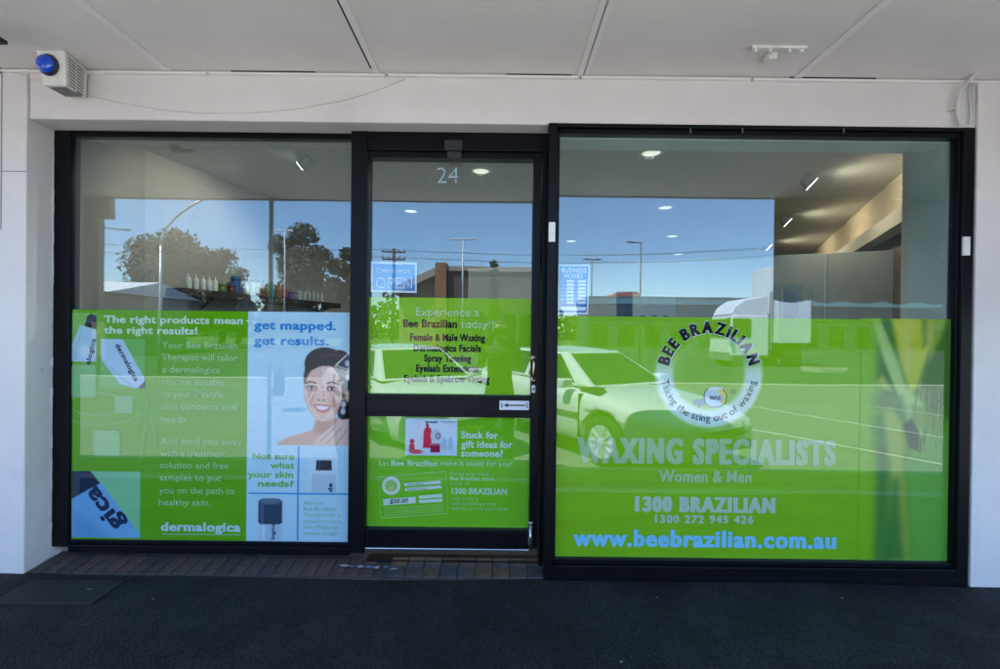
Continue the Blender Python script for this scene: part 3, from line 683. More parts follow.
# ================================================================== LETTERING AND PRINTED FILM
_h = {}
def text_mesh(s, bold, spacing=1.0):
    cu = bpy.data.curves.new('lettering', 'FONT'); cu.body = s; cu.size = 1.0; cu.offset = min(bold, 0.028); cu.resolution_u = 3
    cu.space_character = spacing; cu.fill_mode = 'FRONT'
    o = bpy.data.objects.new('lettering', cu); COL.objects.link(o)
    dg = bpy.context.evaluated_depsgraph_get(); dg.update()
    me = bpy.data.meshes.new_from_object(o.evaluated_get(dg))
    bpy.data.objects.remove(o); bpy.data.curves.remove(cu)
    return embolden(me, bold) if bold > 0.015 else me
def embolden(me, bold):
    """heavy face: the letters are filled into a fine grid, widened and traced again as one clean sheet"""
    N = 110.0; ex = max(0.0, bold - 0.028); ey = ex * 0.06; pad = ex + 0.06
    co = np.array([v.co[:2] for v in me.vertices]); me.calc_loop_triangles()
    tris = [tuple(t.vertices) for t in me.loop_triangles]; bpy.data.meshes.remove(me)
    x0, y0 = co.min(0) - pad; x1, y1 = co.max(0) + pad
    nx, ny = int((x1 - x0) * N) + 1, int((y1 - y0) * N) + 1
    im = np.zeros((ny, nx), bool)
    P_ = (co - (x0, y0)) * N
    for t in tris:
        a, b, c = P_[list(t)]
        i0, j0 = np.floor(np.minimum(np.minimum(a, b), c)).astype(int); i1, j1 = np.ceil(np.maximum(np.maximum(a, b), c)).astype(int) + 1
        gx, gy = np.meshgrid(np.arange(i0, i1), np.arange(j0, j1))
        d = (b[0] - a[0]) * (c[1] - a[1]) - (c[0] - a[0]) * (b[1] - a[1])
        if abs(d) < 1e-9: continue
        u = ((gx - a[0]) * (c[1] - a[1]) - (c[0] - a[0]) * (gy - a[1])) / d; v = ((b[0] - a[0]) * (gy - a[1]) - (gx - a[0]) * (b[1] - a[1])) / d
        im[j0:j1, i0:i1] |= (u >= -1e-6) & (v >= -1e-6) & (u + v <= 1 + 1e-6)
    kx, ky = int(round(ex * N)), int(round(ey * N))
    o = im.copy()
    for k in range(1, kx + 1): o[:, k:] |= im[:, :-k]; o[:, :-k] |= im[:, k:]
    im = o.copy()
    for k in range(1, ky + 1): o[k:] |= im[:-k]; o[:-k] |= im[k:]
    f = o.astype(float)
    for ax_ in (0, 1):
        f = sum(np.roll(f, k, ax_) for k in (-2, -1, 0, 1, 2)) / 5
    L = 0.5; ins = f > L
    V, Fc, idx = [], [], {}
    def vid(x, y):
        k = (round(x, 3), round(y, 3))
        if k not in idx: idx[k] = len(V); V.append((x0 + x / N, y0 + y / N, 0.0))
        return idx[k]
    full = ins[:-1, :-1] & ins[:-1, 1:] & ins[1:, :-1] & ins[1:, 1:]; anyc = ins[:-1, :-1] | ins[:-1, 1:] | ins[1:, :-1] | ins[1:, 1:]
    for j in range(ny - 1):
        row = full[j]; e = np.flatnonzero(np.diff(np.concatenate([[0], row.astype(int), [0]])))
        for p, q in zip(e[::2], e[1::2]): Fc.append((vid(p, j), vid(q, j), vid(q, j + 1), vid(p, j + 1)))
    for j, i in zip(*np.nonzero(anyc & ~full)):
        cs = ((i, j), (i + 1, j), (i + 1, j + 1), (i, j + 1)); poly = []
        for k in range(4):
            (xa, ya), (xb, yb) = cs[k], cs[(k + 1) % 4]; fa, fb = f[ya, xa], f[yb, xb]
            if fa > L: poly.append(vid(xa, ya))
            if (fa > L) != (fb > L): t = (L - fa) / (fb - fa); poly.append(vid(xa + (xb - xa) * t, ya + (yb - ya) * t))
        poly = list(dict.fromkeys(poly))
        if len(poly) > 2: Fc.append(tuple(poly))
    m2 = bpy.data.meshes.new('lettering'); m2.from_pydata(V, [], Fc)
    return m2
def capheight(bold):
    if bold not in _h:
        m_ = text_mesh('H', bold); _h[bold] = max(v.co.y for v in m_.vertices); bpy.data.meshes.remove(m_)
    return _h[bold]
def lettering(par, s, x0, x1, base, cap, Y, rgb, bold=0.0, shear=0.0, m=None, name='lettering', rot=0.0, spacing=1.0, offs=0.0):
    """letters whose left/right ends, foot and capital height are given in photo pixels on the plane Y"""
    if bold > 0.015: bold += 0.008; spacing += max(bold * 1.3, (bold - 0.02) * 3.2)
    me = text_mesh(s, bold, spacing)
    co = np.array([v.co for v in me.vertices]); mn, mx_ = co[:, 0].min(), co[:, 0].max()
    k = (Y - CAMY) / F
    sx = (x1 - x0) * k / (mx_ - mn); sz = cap * k / capheight(bold)
    cxm, bm_ = W((x0 + x1) / 2, base, Y)
    for v in me.vertices:
        u, q = (v.co.x - (mn + mx_) / 2) * sx, v.co.y * sz
        u += q * shear
        if rot:
            c, sn_ = math.cos(rot), math.sin(rot); u, q = u * c - q * sn_, u * sn_ + q * c
        v.co = (cxm + u, Y - offs - v.co.z, bm_ + q)
    me.materials.append(m or fm(rgb))
    o = link(name, me, par)
    if cap < 9 and len(s) > 1: o['kind'] = 'stuff'
    return o
def flat(par, name, pts, Y, m, px=True):
    mb = MB(); mb.quad(*[((*W(p[0], p[1], Y),) if px else p) for p in pts])
    mb.v = [(a[0], Y, a[1]) for a in mb.v]
    return mb.build(name, m, par)
def rrect(x0, y0, x1, y1, r=3, n=4):
    o = []
    for cx, cy_, a in ((x1 - r, y0 + r, -90), (x1 - r, y1 - r, 0), (x0 + r, y1 - r, 90), (x0 + r, y0 + r, 180)):
        for k in range(n + 1):
            t = R(a + 90 * k / n); o.append((cx + r * math.cos(t), cy_ + r * math.sin(t)))
    return o
def ribbon(par, name, pts, wd, Y, m, closed=False):
    mb = MB(); P_ = [Vector((*W(x, y, Y), 0)) for x, y in pts]; wd = wd * (Y - CAMY) / F / 2
    L, Rr = [], []
    for i, p in enumerate(P_):
        a = P_[i - 1] if i or closed else p; b = P_[(i + 1) % len(P_)] if i < len(P_) - 1 or closed else p
        d = (b - a).normalized(); nn = Vector((-d.y, d.x, 0)) * wd
        L.append(p + nn); Rr.append(p - nn)
    rngi = range(len(P_)) if closed else range(len(P_) - 1)
    for i in rngi:
        j = (i + 1) % len(P_)
        mb.quad(*[(q.x, Y, q.y) for q in (L[i], L[j], Rr[j], Rr[i])])
    return mb.build(name, m, par)
def ell(cx, cy_, rx, ry, n=40, t0=0, t1=360, rot=0):
    o = []
    for k in range(n + (1 if t1 - t0 < 360 else 0)):
        t = R(t0 + (t1 - t0) * k / n); x, y = rx * math.cos(t), ry * math.sin(t); c, s = math.cos(R(rot)), math.sin(R(rot))
        o.append((cx + x * c - y * s, cy_ + x * s + y * c))
    return o
# a printed picture: a grid of coloured cells
def sm(x, a, b): t = np.clip((x - a) / (b - a), 0, 1); return t * t * (3 - 2 * t)
def E(X, Y, cx, cy_, rx, ry, rot=0, soft=0.15):
    c, s = math.cos(R(rot)), math.sin(R(rot)); dx, dy = X - cx, Y - cy_
    u, v = dx * c + dy * s, -dx * s + dy * c
    return 1 - sm(np.sqrt((u / rx) ** 2 + (v / ry) ** 2), 1 - soft, 1 + soft)
def PG(X, Y, poly, soft=0.6):
    ins = np.zeros(X.shape, bool); dist = np.full(X.shape, 1e9)
    n = len(poly)
    for i in range(n):
        (x0, y0), (x1, y1) = poly[i], poly[(i + 1) % n]
        if y0 != y1:
            cnd = ((y0 > Y) != (y1 > Y)) & (X < (x1 - x0) * (Y - y0) / (y1 - y0) + x0); ins ^= cnd
        L2 = (x1 - x0) ** 2 + (y1 - y0) ** 2 + 1e-9
        t = np.clip(((X - x0) * (x1 - x0) + (Y - y0) * (y1 - y0)) / L2, 0, 1)
        dist = np.minimum(dist, np.hypot(X - x0 - t * (x1 - x0), Y - y0 - t * (y1 - y0)))
    sdist = np.where(ins, dist, -dist)
    return sm(sdist, -soft, soft)
def LN(X, Y, pts, wd, soft=0.5):
    m_ = np.zeros(X.shape)
    for (x0, y0), (x1, y1) in zip(pts, pts[1:]):
        L2 = (x1 - x0) ** 2 + (y1 - y0) ** 2 + 1e-9
        t = np.clip(((X - x0) * (x1 - x0) + (Y - y0) * (y1 - y0)) / L2, 0, 1)
        m_ = np.maximum(m_, 1 - sm(np.hypot(X - x0 - t * (x1 - x0), Y - y0 - t * (y1 - y0)), wd / 2 - soft / 2, wd / 2 + soft / 2))
    return m_
def put(img, mask, rgb, a=1.0):
    c = np.array(rgb, float); img += (c - img) * (mask * a)[..., None]
def picture(par, name, x0, y0, x1, y1, Y, step_, fn):
    nx, nz = max(2, int((x1 - x0) / step_)), max(2, int((y1 - y0) / step_))
    gx, gy = np.meshgrid(np.linspace(x0, x1, nx), np.linspace(y0, y1, nz))
    img = np.zeros((nz, nx, 3)); img = fn(gx, gy, img)
    c = img / 255.0; c = np.where(c <= 0.04045, c / 12.92, ((c + 0.055) / 1.055) ** 2.4) * INK
    X0, Z0 = WX(x0, (y0 + y1) / 2, Y), WZ((x0 + x1) / 2, y0, Y); X1, Z1 = WX(x1, (y0 + y1) / 2, Y), WZ((x0 + x1) / 2, y1, Y)
    vx, vz = np.meshgrid(np.linspace(X0, X1, nx), np.linspace(Z0, Z1, nz))
    verts = np.stack([vx, np.full_like(vx, Y), vz], -1).reshape(-1, 3)
    idx = np.arange(nx * nz).reshape(nz, nx)
    faces = np.stack([idx[1:, :-1], idx[1:, 1:], idx[:-1, 1:], idx[:-1, :-1]], -1).reshape(-1, 4)
    me = bpy.data.meshes.new(name); me.from_pydata(verts.tolist(), [], faces.tolist())
    at = me.color_attributes.new('print', 'FLOAT_COLOR', 'POINT')
    at.data.foreach_set('color', np.concatenate([np.clip(c, 0, .85).reshape(-1, 3), np.ones((nx * nz, 1))], 1).astype(np.float32).ravel())
    me.materials.append(PRINT)
    return link(name, me, par)

GREEN_L, GREEN_D, GREEN_R = (98, 170, 20), (132, 194, 34), (128, 190, 26)
PALE = (196, 222, 190)
# ---------------- left window graphic
L1, L2, L3 = LG - 0.0015, LG - 0.003, LG - 0.0045
gl = thing('window_graphic', 'green and pale blue skin care poster film filling the lower left window', 'graphic', ((gx0 + gx1) / 2, L1, gz0))
zt_, zb_ = WZ(210, 311, LG), gz0 + 0.001
xs = WX(247, 425, LG)
MB().quad((gx0 + .001, L1, zb_), (xs, L1, zb_), (xs, L1, zt_), (gx0 + .001, L1, zt_)).build('green_panel', fm(GREEN_L), gl)
MB().quad((xs, L1, zb_), (gx1 - .002, L1, zb_), (gx1 - .002, L1, zt_), (xs, L1, zt_)).build('pale_blue_panel', fm((182, 222, 238)), gl)
lettering(gl, 'The right products mean', 104, 243, 323.3, 7.2, L2, (196, 226, 196), 0.025)
lettering(gl, 'the right results!', 104, 197.5, 333.8, 7.2, L2, (196, 226, 196), 0.025)
for s, x0, x1, b in (('Your Bee Brazilian', 162, 237.5, 348.4), ('Therapist will tailor', 162, 237.5, 360.4), ('a dermalogica', 162, 220, 372.8), ('routine suitable', 162, 224, 384.8),
                     ('to your lifestyle', 161.5, 223, 397.2), ('skin concerns and', 161, 236, 409.7), ('needs', 160.5, 186, 422.1), ('And send you away', 160, 241.5, 444.6),
                     ('with a treatment', 160, 226.5, 456.6), ('solution and free', 159.5, 228, 468.6), ('samples to put', 159, 220.5, 481), ('you on the path to', 158.5, 234, 493.9), ('healthy skin.', 158, 210, 505.8)):
    lettering(gl, s, x0, x1, b, 6.3, L2, (170, 212, 150), 0.004)
lettering(gl, 'dermalogica', 160, 240, 531.5, 8.8, L2, (186, 222, 216), 0.035)
ribbon(gl, 'rule', [(161, 534.5), (239, 535.3)], 0.8, L2, fm((160, 205, 160)))
def tile_pic(fn, x0, y0, x1, y1): return picture(gl, 'product_picture', x0, y0, x1, y1, L2, 0.4, fn)
def pic_a(X, Y, im):
    im[:] = (118, 184, 84)
    put(im, PG(X, Y, [(87, 316), (91, 313.5), (96, 316), (96.5, 329), (84.5, 326)], 0.5), (38, 44, 62))
    put(im, PG(X, Y, [(80, 325), (97, 330), (97, 362), (71, 362), (72, 345)], 0.7), (172, 208, 228))
    put(im, PG(X, Y, [(80, 325), (83, 326), (76, 362), (71, 362)], 2), (150, 190, 205), .6)
    return im
tile_pic(pic_a, 71.8, 313, 96.3, 361.5)
lettering(gl, 'alogica', 79, 106, 352, 4.6, L3, (40, 48, 70), 0.02, rot=R(77))
def pic_b(X, Y, im):
    im[:] = (112, 182, 92)
    put(im, PG(X, Y, [(100, 339), (122, 339), (145, 379), (146, 388), (134, 388), (120, 384), (101, 360)], 0.8), (170, 208, 230))
    put(im, PG(X, Y, [(137, 389), (145.5, 380), (146, 389)], 0.6), (60, 70, 90))
    put(im, LN(X, Y, [(102, 361), (133, 387)], 1.5, 2), (140, 180, 200), .7)
    return im
tile_pic(pic_b, 100.3, 339, 145, 388.3)
lettering(gl, 'dermalogica', 104, 146, 363.5, 4.8, L3, (40, 48, 70), 0.02, rot=R(-61))
def pic_c(X, Y, im):
    im[:] = (128, 196, 150); put(im, sm(X + (Y - 471), 100, 150), (132, 202, 140), .7)
    put(im, PG(X, Y, [(71, 495), (100, 483), (141, 536), (141, 540), (71, 540)], 0.8), (116, 178, 222))
    put(im, PG(X, Y, [(71, 510), (71, 540), (112, 540)], 8), (92, 154, 206), .7)
    put(im, PG(X, Y, [(70, 471), (89, 471), (99, 483.5), (70, 500)], 0.8), (32, 46, 72))
    return im
tile_pic(pic_c, 71, 471.5, 139.5, 538)
lettering(gl, 'gica', 84, 134, 505, 17, L3, (34, 52, 84), 0.04, rot=R(127))
for r_ in ((70.8, 365, 96, 397.5), (92.5, 430.5, 119.5, 456.5), (114.5, 396, 133, 413.5)):
    flat(gl, 'pale_square', rrect(*r_, r=2.5), L2, fm((126, 190, 120)))
SW = fm((118, 182, 86))
ribbon(gl, 'swirl', [p for p in ell(97, 404, 28, 11, 36, -160, 175)], 1.6, L2 + 0.0004, SW)
ribbon(gl, 'swirl', [p for p in ell(100, 405, 44, 20, 36, 20, 175)], 1.4, L2 + 0.0006, SW)
ribbon(gl, 'swirl', [(128 + 0.1 * t, 398 - 1.5 * t) if False else (146 + 10 * math.sin(t / 10 * 2.2), 398 + 7.2 * t) for t in range(0, 8)], 1.6, L2 + 0.0002, SW)
ribbon(gl, 'swirl', [(147 - 0.3 * t * t * 0.35, 390 + 9 * t) for t in range(0, 9)], 1.5, L2 + 0.0003, SW)
ribbon(gl, 'swirl', [(120, 456), (127, 452), (137, 440), (148, 425), (156, 405)], 1.3, L2 + 0.0005, SW)
lettering(gl, 'get mapped.', 254, 336, 329.6, 8.6, L2, (40, 140, 212), 0.03)
lettering(gl, 'get results.', 254, 329, 344.8, 8.6, L2, (40, 140, 212), 0.03)
def woman(X, Y, im):
    im[:] = (182, 222, 238)
    sk, sh_ = (226, 186, 166), (178, 130, 110)
    put(im, E(X, Y, 345, 404, 8, 22, 0, .15), (34, 28, 32))                             # hair behind
    put(im, PG(X, Y, [(277, 446), (279, 442.5), (287, 438), (301, 434), (312, 430), (316, 424), (317, 416), (341, 418), (342, 428), (352, 432), (352, 446)], 1.0), (208, 166, 146))
    put(im, PG(X, Y, [(316, 420), (341, 422), (336, 432), (322, 436), (314, 432)], 3), sh_, .75)
    put(im, PG(X, Y, [(277, 446), (290, 439), (306, 436), (306, 446)], 3), (206, 166, 144), .6)
    put(im, E(X, Y, 326.5, 366, 22.5, 18.2, 16, .05), (30, 26, 30)); put(im, E(X, Y, 340, 358, 10, 8, 20, .1), (36, 31, 35))                       # hair
    put(im, E(X, Y, 318, 358, 12, 4, -28, .9), (92, 86, 92), .45)
    put(im, E(X, Y, 323, 391.5, 18.8, 29.5, -4, .05), sk)                                # face
    put(im, PG(X, Y, [(304.2, 388), (303.2, 376), (306, 363), (314, 355), (330, 351), (344, 359), (349, 372), (349, 390), (343.5, 381), (339, 371), (331, 365.5), (320, 366), (311, 370.5), (306.5, 378)], 1.0), (32, 27, 31))
    fk = E(X, Y, 323, 391.5, 18.8, 29.5, -4, .05)
    put(im, E(X, Y, 307, 403, 5, 19, 10, .9) * fk, (196, 148, 128), .6); put(im, E(X, Y, 340, 403, 5, 19, -8, .9) * fk, (190, 142, 122), .65)
    for k_ in range(7): put(im, LN(X, Y, [(308 + 3 * k_, 365 - 1.2 * k_), (316 + 3.4 * k_, 356 - .5 * k_), (330 + 2.6 * k_, 353 + k_)], .6, 1.2), (74, 66, 70), .5)
    put(im, E(X, Y, 322, 376, 12, 6, 0, .9), (228, 194, 176), .7)
    put(im, E(X, Y, 311, 400, 6, 5, 0, .9), (222, 166, 146), .6); put(im, E(X, Y, 334, 401, 6, 5, 0, .9), (222, 166, 146), .6)
    put(im, E(X, Y, 322, 416, 8, 3, 0, .9), (222, 184, 166), .5)
    for ex in (311, 331.5):
        put(im, E(X, Y, ex, 388.2, 5.6, 3.2, 4, .6), (150, 104, 88), .75)
        put(im, E(X, Y, ex, 388.4, 3.7, 1.25, 4, .3), (222, 212, 206))
        put(im, E(X, Y, ex + .3, 388.3, 1.5, 1.6, 0, .3), (40, 30, 28))
        put(im, LN(X, Y, [(ex - 4.4, 388), (ex - 2, 386.4), (ex + 2, 386.4), (ex + 4.6, 388.4)], 0.9), (40, 28, 28))
    put(im, LN(X, Y, [(305, 384), (309, 381.6), (315.5, 383)], 1.3, .9), (70, 48, 42)); put(im, LN(X, Y, [(326.5, 383.2), (332, 381.8), (338.5, 384.6)], 1.3, .9), (70, 48, 42))
    put(im, LN(X, Y, [(323, 386), (324, 396)], 1.8, 2.2), (180, 132, 112), .6); put(im, E(X, Y, 321.3, 398, 3.4, 2.2, 0, .7), (226, 184, 164), .8)
    put(im, E(X, Y, 318.9, 400, 1.2, .8, 0, .6), (110, 66, 58)); put(im, E(X, Y, 323.6, 400.2, 1.2, .8, 0, .6), (110, 66, 58))
    put(im, PG(X, Y, [(313, 404.6), (318, 404), (322, 404.6), (326, 404.2), (332, 405.6), (329, 411), (323, 413.4), (317, 411.4)], .7), (200, 112, 112))
    put(im, PG(X, Y, [(315.6, 406), (322, 405.9), (329.4, 406.8), (326.5, 409), (322.5, 410), (318.3, 409)], .5), (240, 230, 228))
    put(im, LN(X, Y, [(314, 394), (311.5, 401), (312, 406)], .9, 1.2), (176, 126, 106), .6); put(im, LN(X, Y, [(330, 394), (333.5, 401), (333, 406)], .9, 1.2), (176, 126, 106), .6)
    put(im, E(X, Y, 348, 396, 3, 6, 0, .3), (200, 152, 130))
    put(im, PG(X, Y, [(352, 418), (338, 420), (330, 428), (317, 438), (313, 446), (352, 446)], 1.0), (224, 190, 176))    # hand
    for a in ((321, 441, 334, 428), (328, 443, 341, 428), (337, 444, 347, 430)):
        put(im, LN(X, Y, [a[:2], a[2:]], .8, 1.4), (150, 108, 92), .7)
    for L_ in ([(303.5, 384.5), (318, 384.5), (320, 390), (324, 390), (325.5, 385), (338, 385.5)], [(323, 366), (322.5, 384)], [(306, 392), (308, 404), (313, 412), (322, 421), (332, 413), (340, 402), (341, 390)], [(304, 384), (306, 392)], [(313, 392), (309, 400)], [(333, 392), (337, 400)]):
        put(im, LN(X, Y, L_, .7, .6), (240, 240, 240), .75)
    for c_ in ((347, 363), (349, 370), (347.5, 377), (343.5, 404), (343, 411)): put(im, E(X, Y, *c_, 2.6, 3.4, 0, .5), (222, 228, 230), .85)
    put(im, sm(Y, 445, 446), (182, 222, 238))
    return im
picture(gl, 'woman_picture', 277, 347, 349.5, 446, L2, 0.35, woman)
BL = fm((64, 158, 218))
ribbon(gl, 'divider', [(298.3, 446), (297, 541)], 1.6, L2, BL)
ribbon(gl, 'divider', [(248, 493.5), (349, 494.5)], 1.6, L2 - .0003, BL)
for s, x0, x1, b in (('Not sure', 252, 294, 459.5), ('what', 270, 294, 468.5), ('your skin', 247.5, 293, 477.8), ('needs?', 257.5, 293, 486.8)):
    lettering(gl, s, x0, x1, b, 6.2, L2, (112, 184, 66), 0.02)
for i, s in enumerate(('Ask your', 'Bee Brazilian', 'Therapist for a', 'complimentary', 'Face Mapping', 'session today!')):
    lettering(gl, s, 303, 303 + (20, 32, 37, 37, 34, 34)[i], 505 + 6.1 * i, 3.9, L2, (150, 206, 160), 0.0)
def prod1(X, Y, im):
    im[:] = (196, 224, 238)
    put(im, PG(X, Y, [(309, 474), (335, 474), (336, 493), (308.5, 493)], .6), (178, 204, 220)); put(im, LN(X, Y, [(310.5, 474), (310, 493)], 2, 3), (226, 236, 240), .8)
    put(im, PG(X, Y, [(314, 470.5), (332, 470.5), (333, 474.5), (313, 474.5)], .6), (208, 222, 232))
    put(im, PG(X, Y, [(316, 460.5), (331, 460.5), (331.5, 470.5), (315.5, 470.5)], .6), (36, 44, 58)); put(im, LN(X, Y, [(319, 461.5), (319, 470)], 2, 3), (84, 96, 112), .7)
    return im
picture(gl, 'product_picture', 306, 458, 338, 492.5, L2, 0.4, prod1)
lettering(gl, 'de', 327.5, 336.5, 488, 4.5, L3, (40, 48, 66), 0.03, rot=R(90))
def prod2(X, Y, im):
    im[:] = (186, 218, 234)
    put(im, PG(X, Y, [(260, 522), (280.5, 522), (281, 543), (259.5, 543)], .6), (172, 204, 224)); put(im, LN(X, Y, [(263, 523), (263, 542)], 3, 4), (222, 234, 240), .8)
    put(im, PG(X, Y, [(257.8, 502), (261, 499), (278.5, 499), (281.6, 502), (281.6, 523), (279, 524.6), (260, 524.6), (257.8, 523)], .6), (52, 72, 96))
    put(im, E(X, Y, 269.7, 501.6, 11, 3, 0, .3), (96, 116, 136)); put(im, LN(X, Y, [(261.5, 505), (261.5, 523)], 2.6, 4), (92, 114, 138), .8)
    return im
picture(gl, 'product_picture', 255, 497, 284, 540.8, L2, 0.4, prod2)
lettering(gl, 'logica', 266, 282, 532, 3.8, L3, (50, 62, 84), 0.02, rot=R(90))

# ---------------- door graphics
D1, D2, D3, D4 = LG - .0015, LG - .003, LG - .0045, LG - .006
gd = thing('door_graphic', 'green film listing waxing and facial services on the upper door glass', 'graphic', ((px0 + px1) / 2, D1, pz[2]))
zt_ = WZ(450, 298, LG)
MB().quad((px0 + .001, D1, pz[2] + .001), (px1 - .001, D1, pz[2] + .001), (px1 - .001, D1, zt_), (px0 + .001, D1, zt_)).build('green_panel', fm(GREEN_D), gd)
BK = (22, 26, 30)
lettering(gd, 'Experience a', 416, 479, 316, 8, D2, PALE, -0.006)
lettering(gd, 'Bee Brazilian', 403, 457, 327.3, 7.8, D2, BK, 0.038)
lettering(gd, 'today!!', 461, 493.5, 328, 7.8, D2, PALE, -0.004)
for s, x0, x1, b in (('Female & Male Waxing', 410, 485, 340.8), ('Dermalogica Facials', 413.5, 481, 351.4), ('Spray Tanning', 424, 471, 361.6), ('Eyelash Extensions', 416, 478.5, 371.8), ('Eyelash & Eyebrow Tinting', 404, 489.5, 382.2)):
    lettering(gd, s, x0, x1, b, 7.0, D2, BK, 0.036)
ge = thing('door_graphic', 'green gift certificate film on the lower door glass', 'graphic', ((px0 + px1) / 2, D1, pz[0]))
MB().quad((px0 + .001, D1, pz[0] + .001), (px1 - .001, D1, pz[0] + .001), (px1 - .001, D1, pz[1] - .001), (px0 + .001, D1, pz[1] - .001)).build('green_panel', fm((116, 192, 34)), ge)
def gifts(X, Y, im):
    im[:] = (206, 226, 238); put(im, sm(Y, 438, 455), (190, 214, 232), .8)
    put(im, PG(X, Y, [(415, 429), (421, 427), (422, 450), (415, 450)], .7), (222, 222, 230)); put(im, LN(X, Y, [(418.5, 422), (418.5, 428)], 2.5, 1), (214, 216, 224))
    put(im, PG(X, Y, [(423.5, 432), (425, 428), (430.5, 428), (431.5, 433), (431.5, 448), (423, 448)], .6), (214, 40, 74)); put(im, LN(X, Y, [(427, 424.5), (427.6, 428.5)], 2.6, .8), (190, 24, 60))
    put(im, PG(X, Y, [(409.5, 444), (414, 444), (415, 451.5), (409, 451.5)], .6), (204, 70, 84)); put(im, E(X, Y, 412, 441.5, 2.2, 2.4, 0, .3), (196, 40, 66))
    put(im, E(X, Y, 416, 452, 6.5, 2.2, 0, .3), (214, 88, 92))
    put(im, PG(X, Y, [(430.5, 443.5), (440, 443.5), (440, 452.5), (430.5, 452.5)], .6), (150, 34, 74)); put(im, LN(X, Y, [(430.5, 444.5), (440, 444.5)], 1.6, .8), (192, 120, 140))
    put(im, E(X, Y, 436, 436, 5.6, 6.6, 0, .1), (196, 204, 214)); put(im, E(X, Y, 438, 436, 2.3, 3, 0, .2), (70, 80, 96)); put(im, E(X, Y, 438, 436, 1.3, 1.9, 0, .2), (196, 204, 214))
    for x in (444, 450.5): put(im, PG(X, Y, [(x - 2.4, 440), (x, 436.5), (x + 2.4, 440), (x + 2.8, 449.5), (x - 2.8, 449.5)], .6), (170, 196, 220))
    return im
picture(ge, 'gift_picture', 405.2, 418.6, 457.2, 455.6, D2, 0.4, gifts)
lettering(ge, 'dermalogica', 425, 437.5, 423, 2.4, D3, (40, 44, 56), 0.02); lettering(ge, 'Professional', 441, 455, 423, 2.2, D3, (130, 150, 176), 0.0)
for s, x0, x1, b in (('Stuck for', 461, 498, 438.3), ('gift ideas for', 461, 512.5, 447.8), ('someone?', 461, 503, 456.8)):
    lettering(ge, s, x0, x1, b, 6.8, D2, (200, 228, 210), 0.03)
lettering(ge, 'Let', 379, 388.5, 466, 5.4, D2, (180, 222, 170), 0.0); lettering(ge, 'Bee Brazilian', 391, 437.5, 466, 5.6, D2, (190, 226, 180), 0.03); lettering(ge, 'make it easier for you!', 440, 512, 466, 5.2, D2, (180, 222, 170), 0.006)
PL = fm((160, 210, 130))
ribbon(ge, 'card_outline', [(378, 477.5), (445.5, 471.5), (448, 513.5), (381, 518.5)], 0.9, D2, PL, True)
flat(ge, 'card_seal', ell(391, 486, 9.2, 9.2), D2, fm((206, 228, 206)))
flat(ge, 'card_seal_centre', ell(391, 486, 6.0, 6.0), D3, fm((150, 200, 110)))
flat(ge, 'card_pot', rrect(388.6, 486.5, 393.4, 490.5, 1.2), D4, fm((200, 210, 120)))
for p in ([(404, 483.6), (440.6, 480.6), (441, 483.8), (404.4, 486.6)], [(404.6, 488.4), (441, 485.4), (441.4, 488.6), (405, 491.4)], [(418.6, 496), (442, 494.2), (442.2, 497.6), (418.8, 499.2)], [(418.8, 500.4), (442.3, 498.8), (442.5, 502), (419, 503.4)], [(382.8, 499.6), (415.6, 497), (416, 503.4), (383.2, 505.8)]):
    flat(ge, 'card_field', p, D2, fm((204, 228, 214)))
lettering(ge, '$50.00', 389.5, 407.5, 503.4, 4.2, D3, (30, 40, 36), 0.01, rot=R(4), shear=0.2)
lettering(ge, 'Janice Singer', 407, 424, 485.3, 2.2, D3, (90, 120, 100), 0, rot=R(4)); lettering(ge, 'Nancy Smith', 407, 427, 490, 2.2, D3, (90, 120, 100), 0, rot=R(4))
for i in range(4): ribbon(ge, 'card_line', [(384, 509 + 2.2 * i), (443, 504.6 + 2.2 * i)], 0.5, D2, PL)
for s, x0, x1, b, bo in (('Phone your local', 450, 488, 475.6, .0), ('Bee Brazilian store', 450, 494, 480.4, .02), ('today on', 450, 470, 485, .0), ('and order a', 452, 478, 500.6, .0), ('Gift Certificate that', 452, 496, 505.6, .0), ('will be sent to your door.', 452, 509, 510.6, .0)):
    lettering(ge, s, x0, x1, b, 3.6, D2, (166, 214, 140), bo)
lettering(ge, '1300 BRAZILIAN', 451.5, 507, 494.4, 6, D2, (186, 224, 180), 0.035)

# ---------------- right window graphic
Q1, Q2, Q3, Q4, Q5 = [RG - .0015 * k for k in range(1, 6)]
gr = thing('window_graphic', 'wide green waxing advert film across the lower right window', 'graphic', ((qx0 + qx1) / 2, Q1, qz0))
zt_ = WZ(750, 318, RG)
MB().quad((qx0 + .001, Q1, qz0 + .001), (qx1 - .002, Q1, qz0 + .001), (qx1 - .002, Q1, zt_), (qx0 + .001, Q1, zt_)).build('green_panel', fm(GREEN_R, 0.06), gr)
PT = (178, 208, 178)
lettering(gr, 'WAXING SPECIALISTS', 577, 836.5, 463.5, 24.5, Q2, (166, 204, 150), 0.085)
lettering(gr, 'Women & Men', 659, 752, 482.2, 11.6, Q2, (166, 206, 150), 0.026)
lettering(gr, '1300 BRAZILIAN', 635, 776, 512.2, 15.0, Q2, PT, 0.08)
lettering(gr, '1300 272 945 426', 655, 754, 523.4, 7.8, Q2, PT, 0.045, spacing=1.1)
lettering(gr, 'www.beebrazilian.com.au', 573, 837, 547.3, 16.5, Q2, (130, 208, 240), 0.05)
LCX, LCY = 709, 374
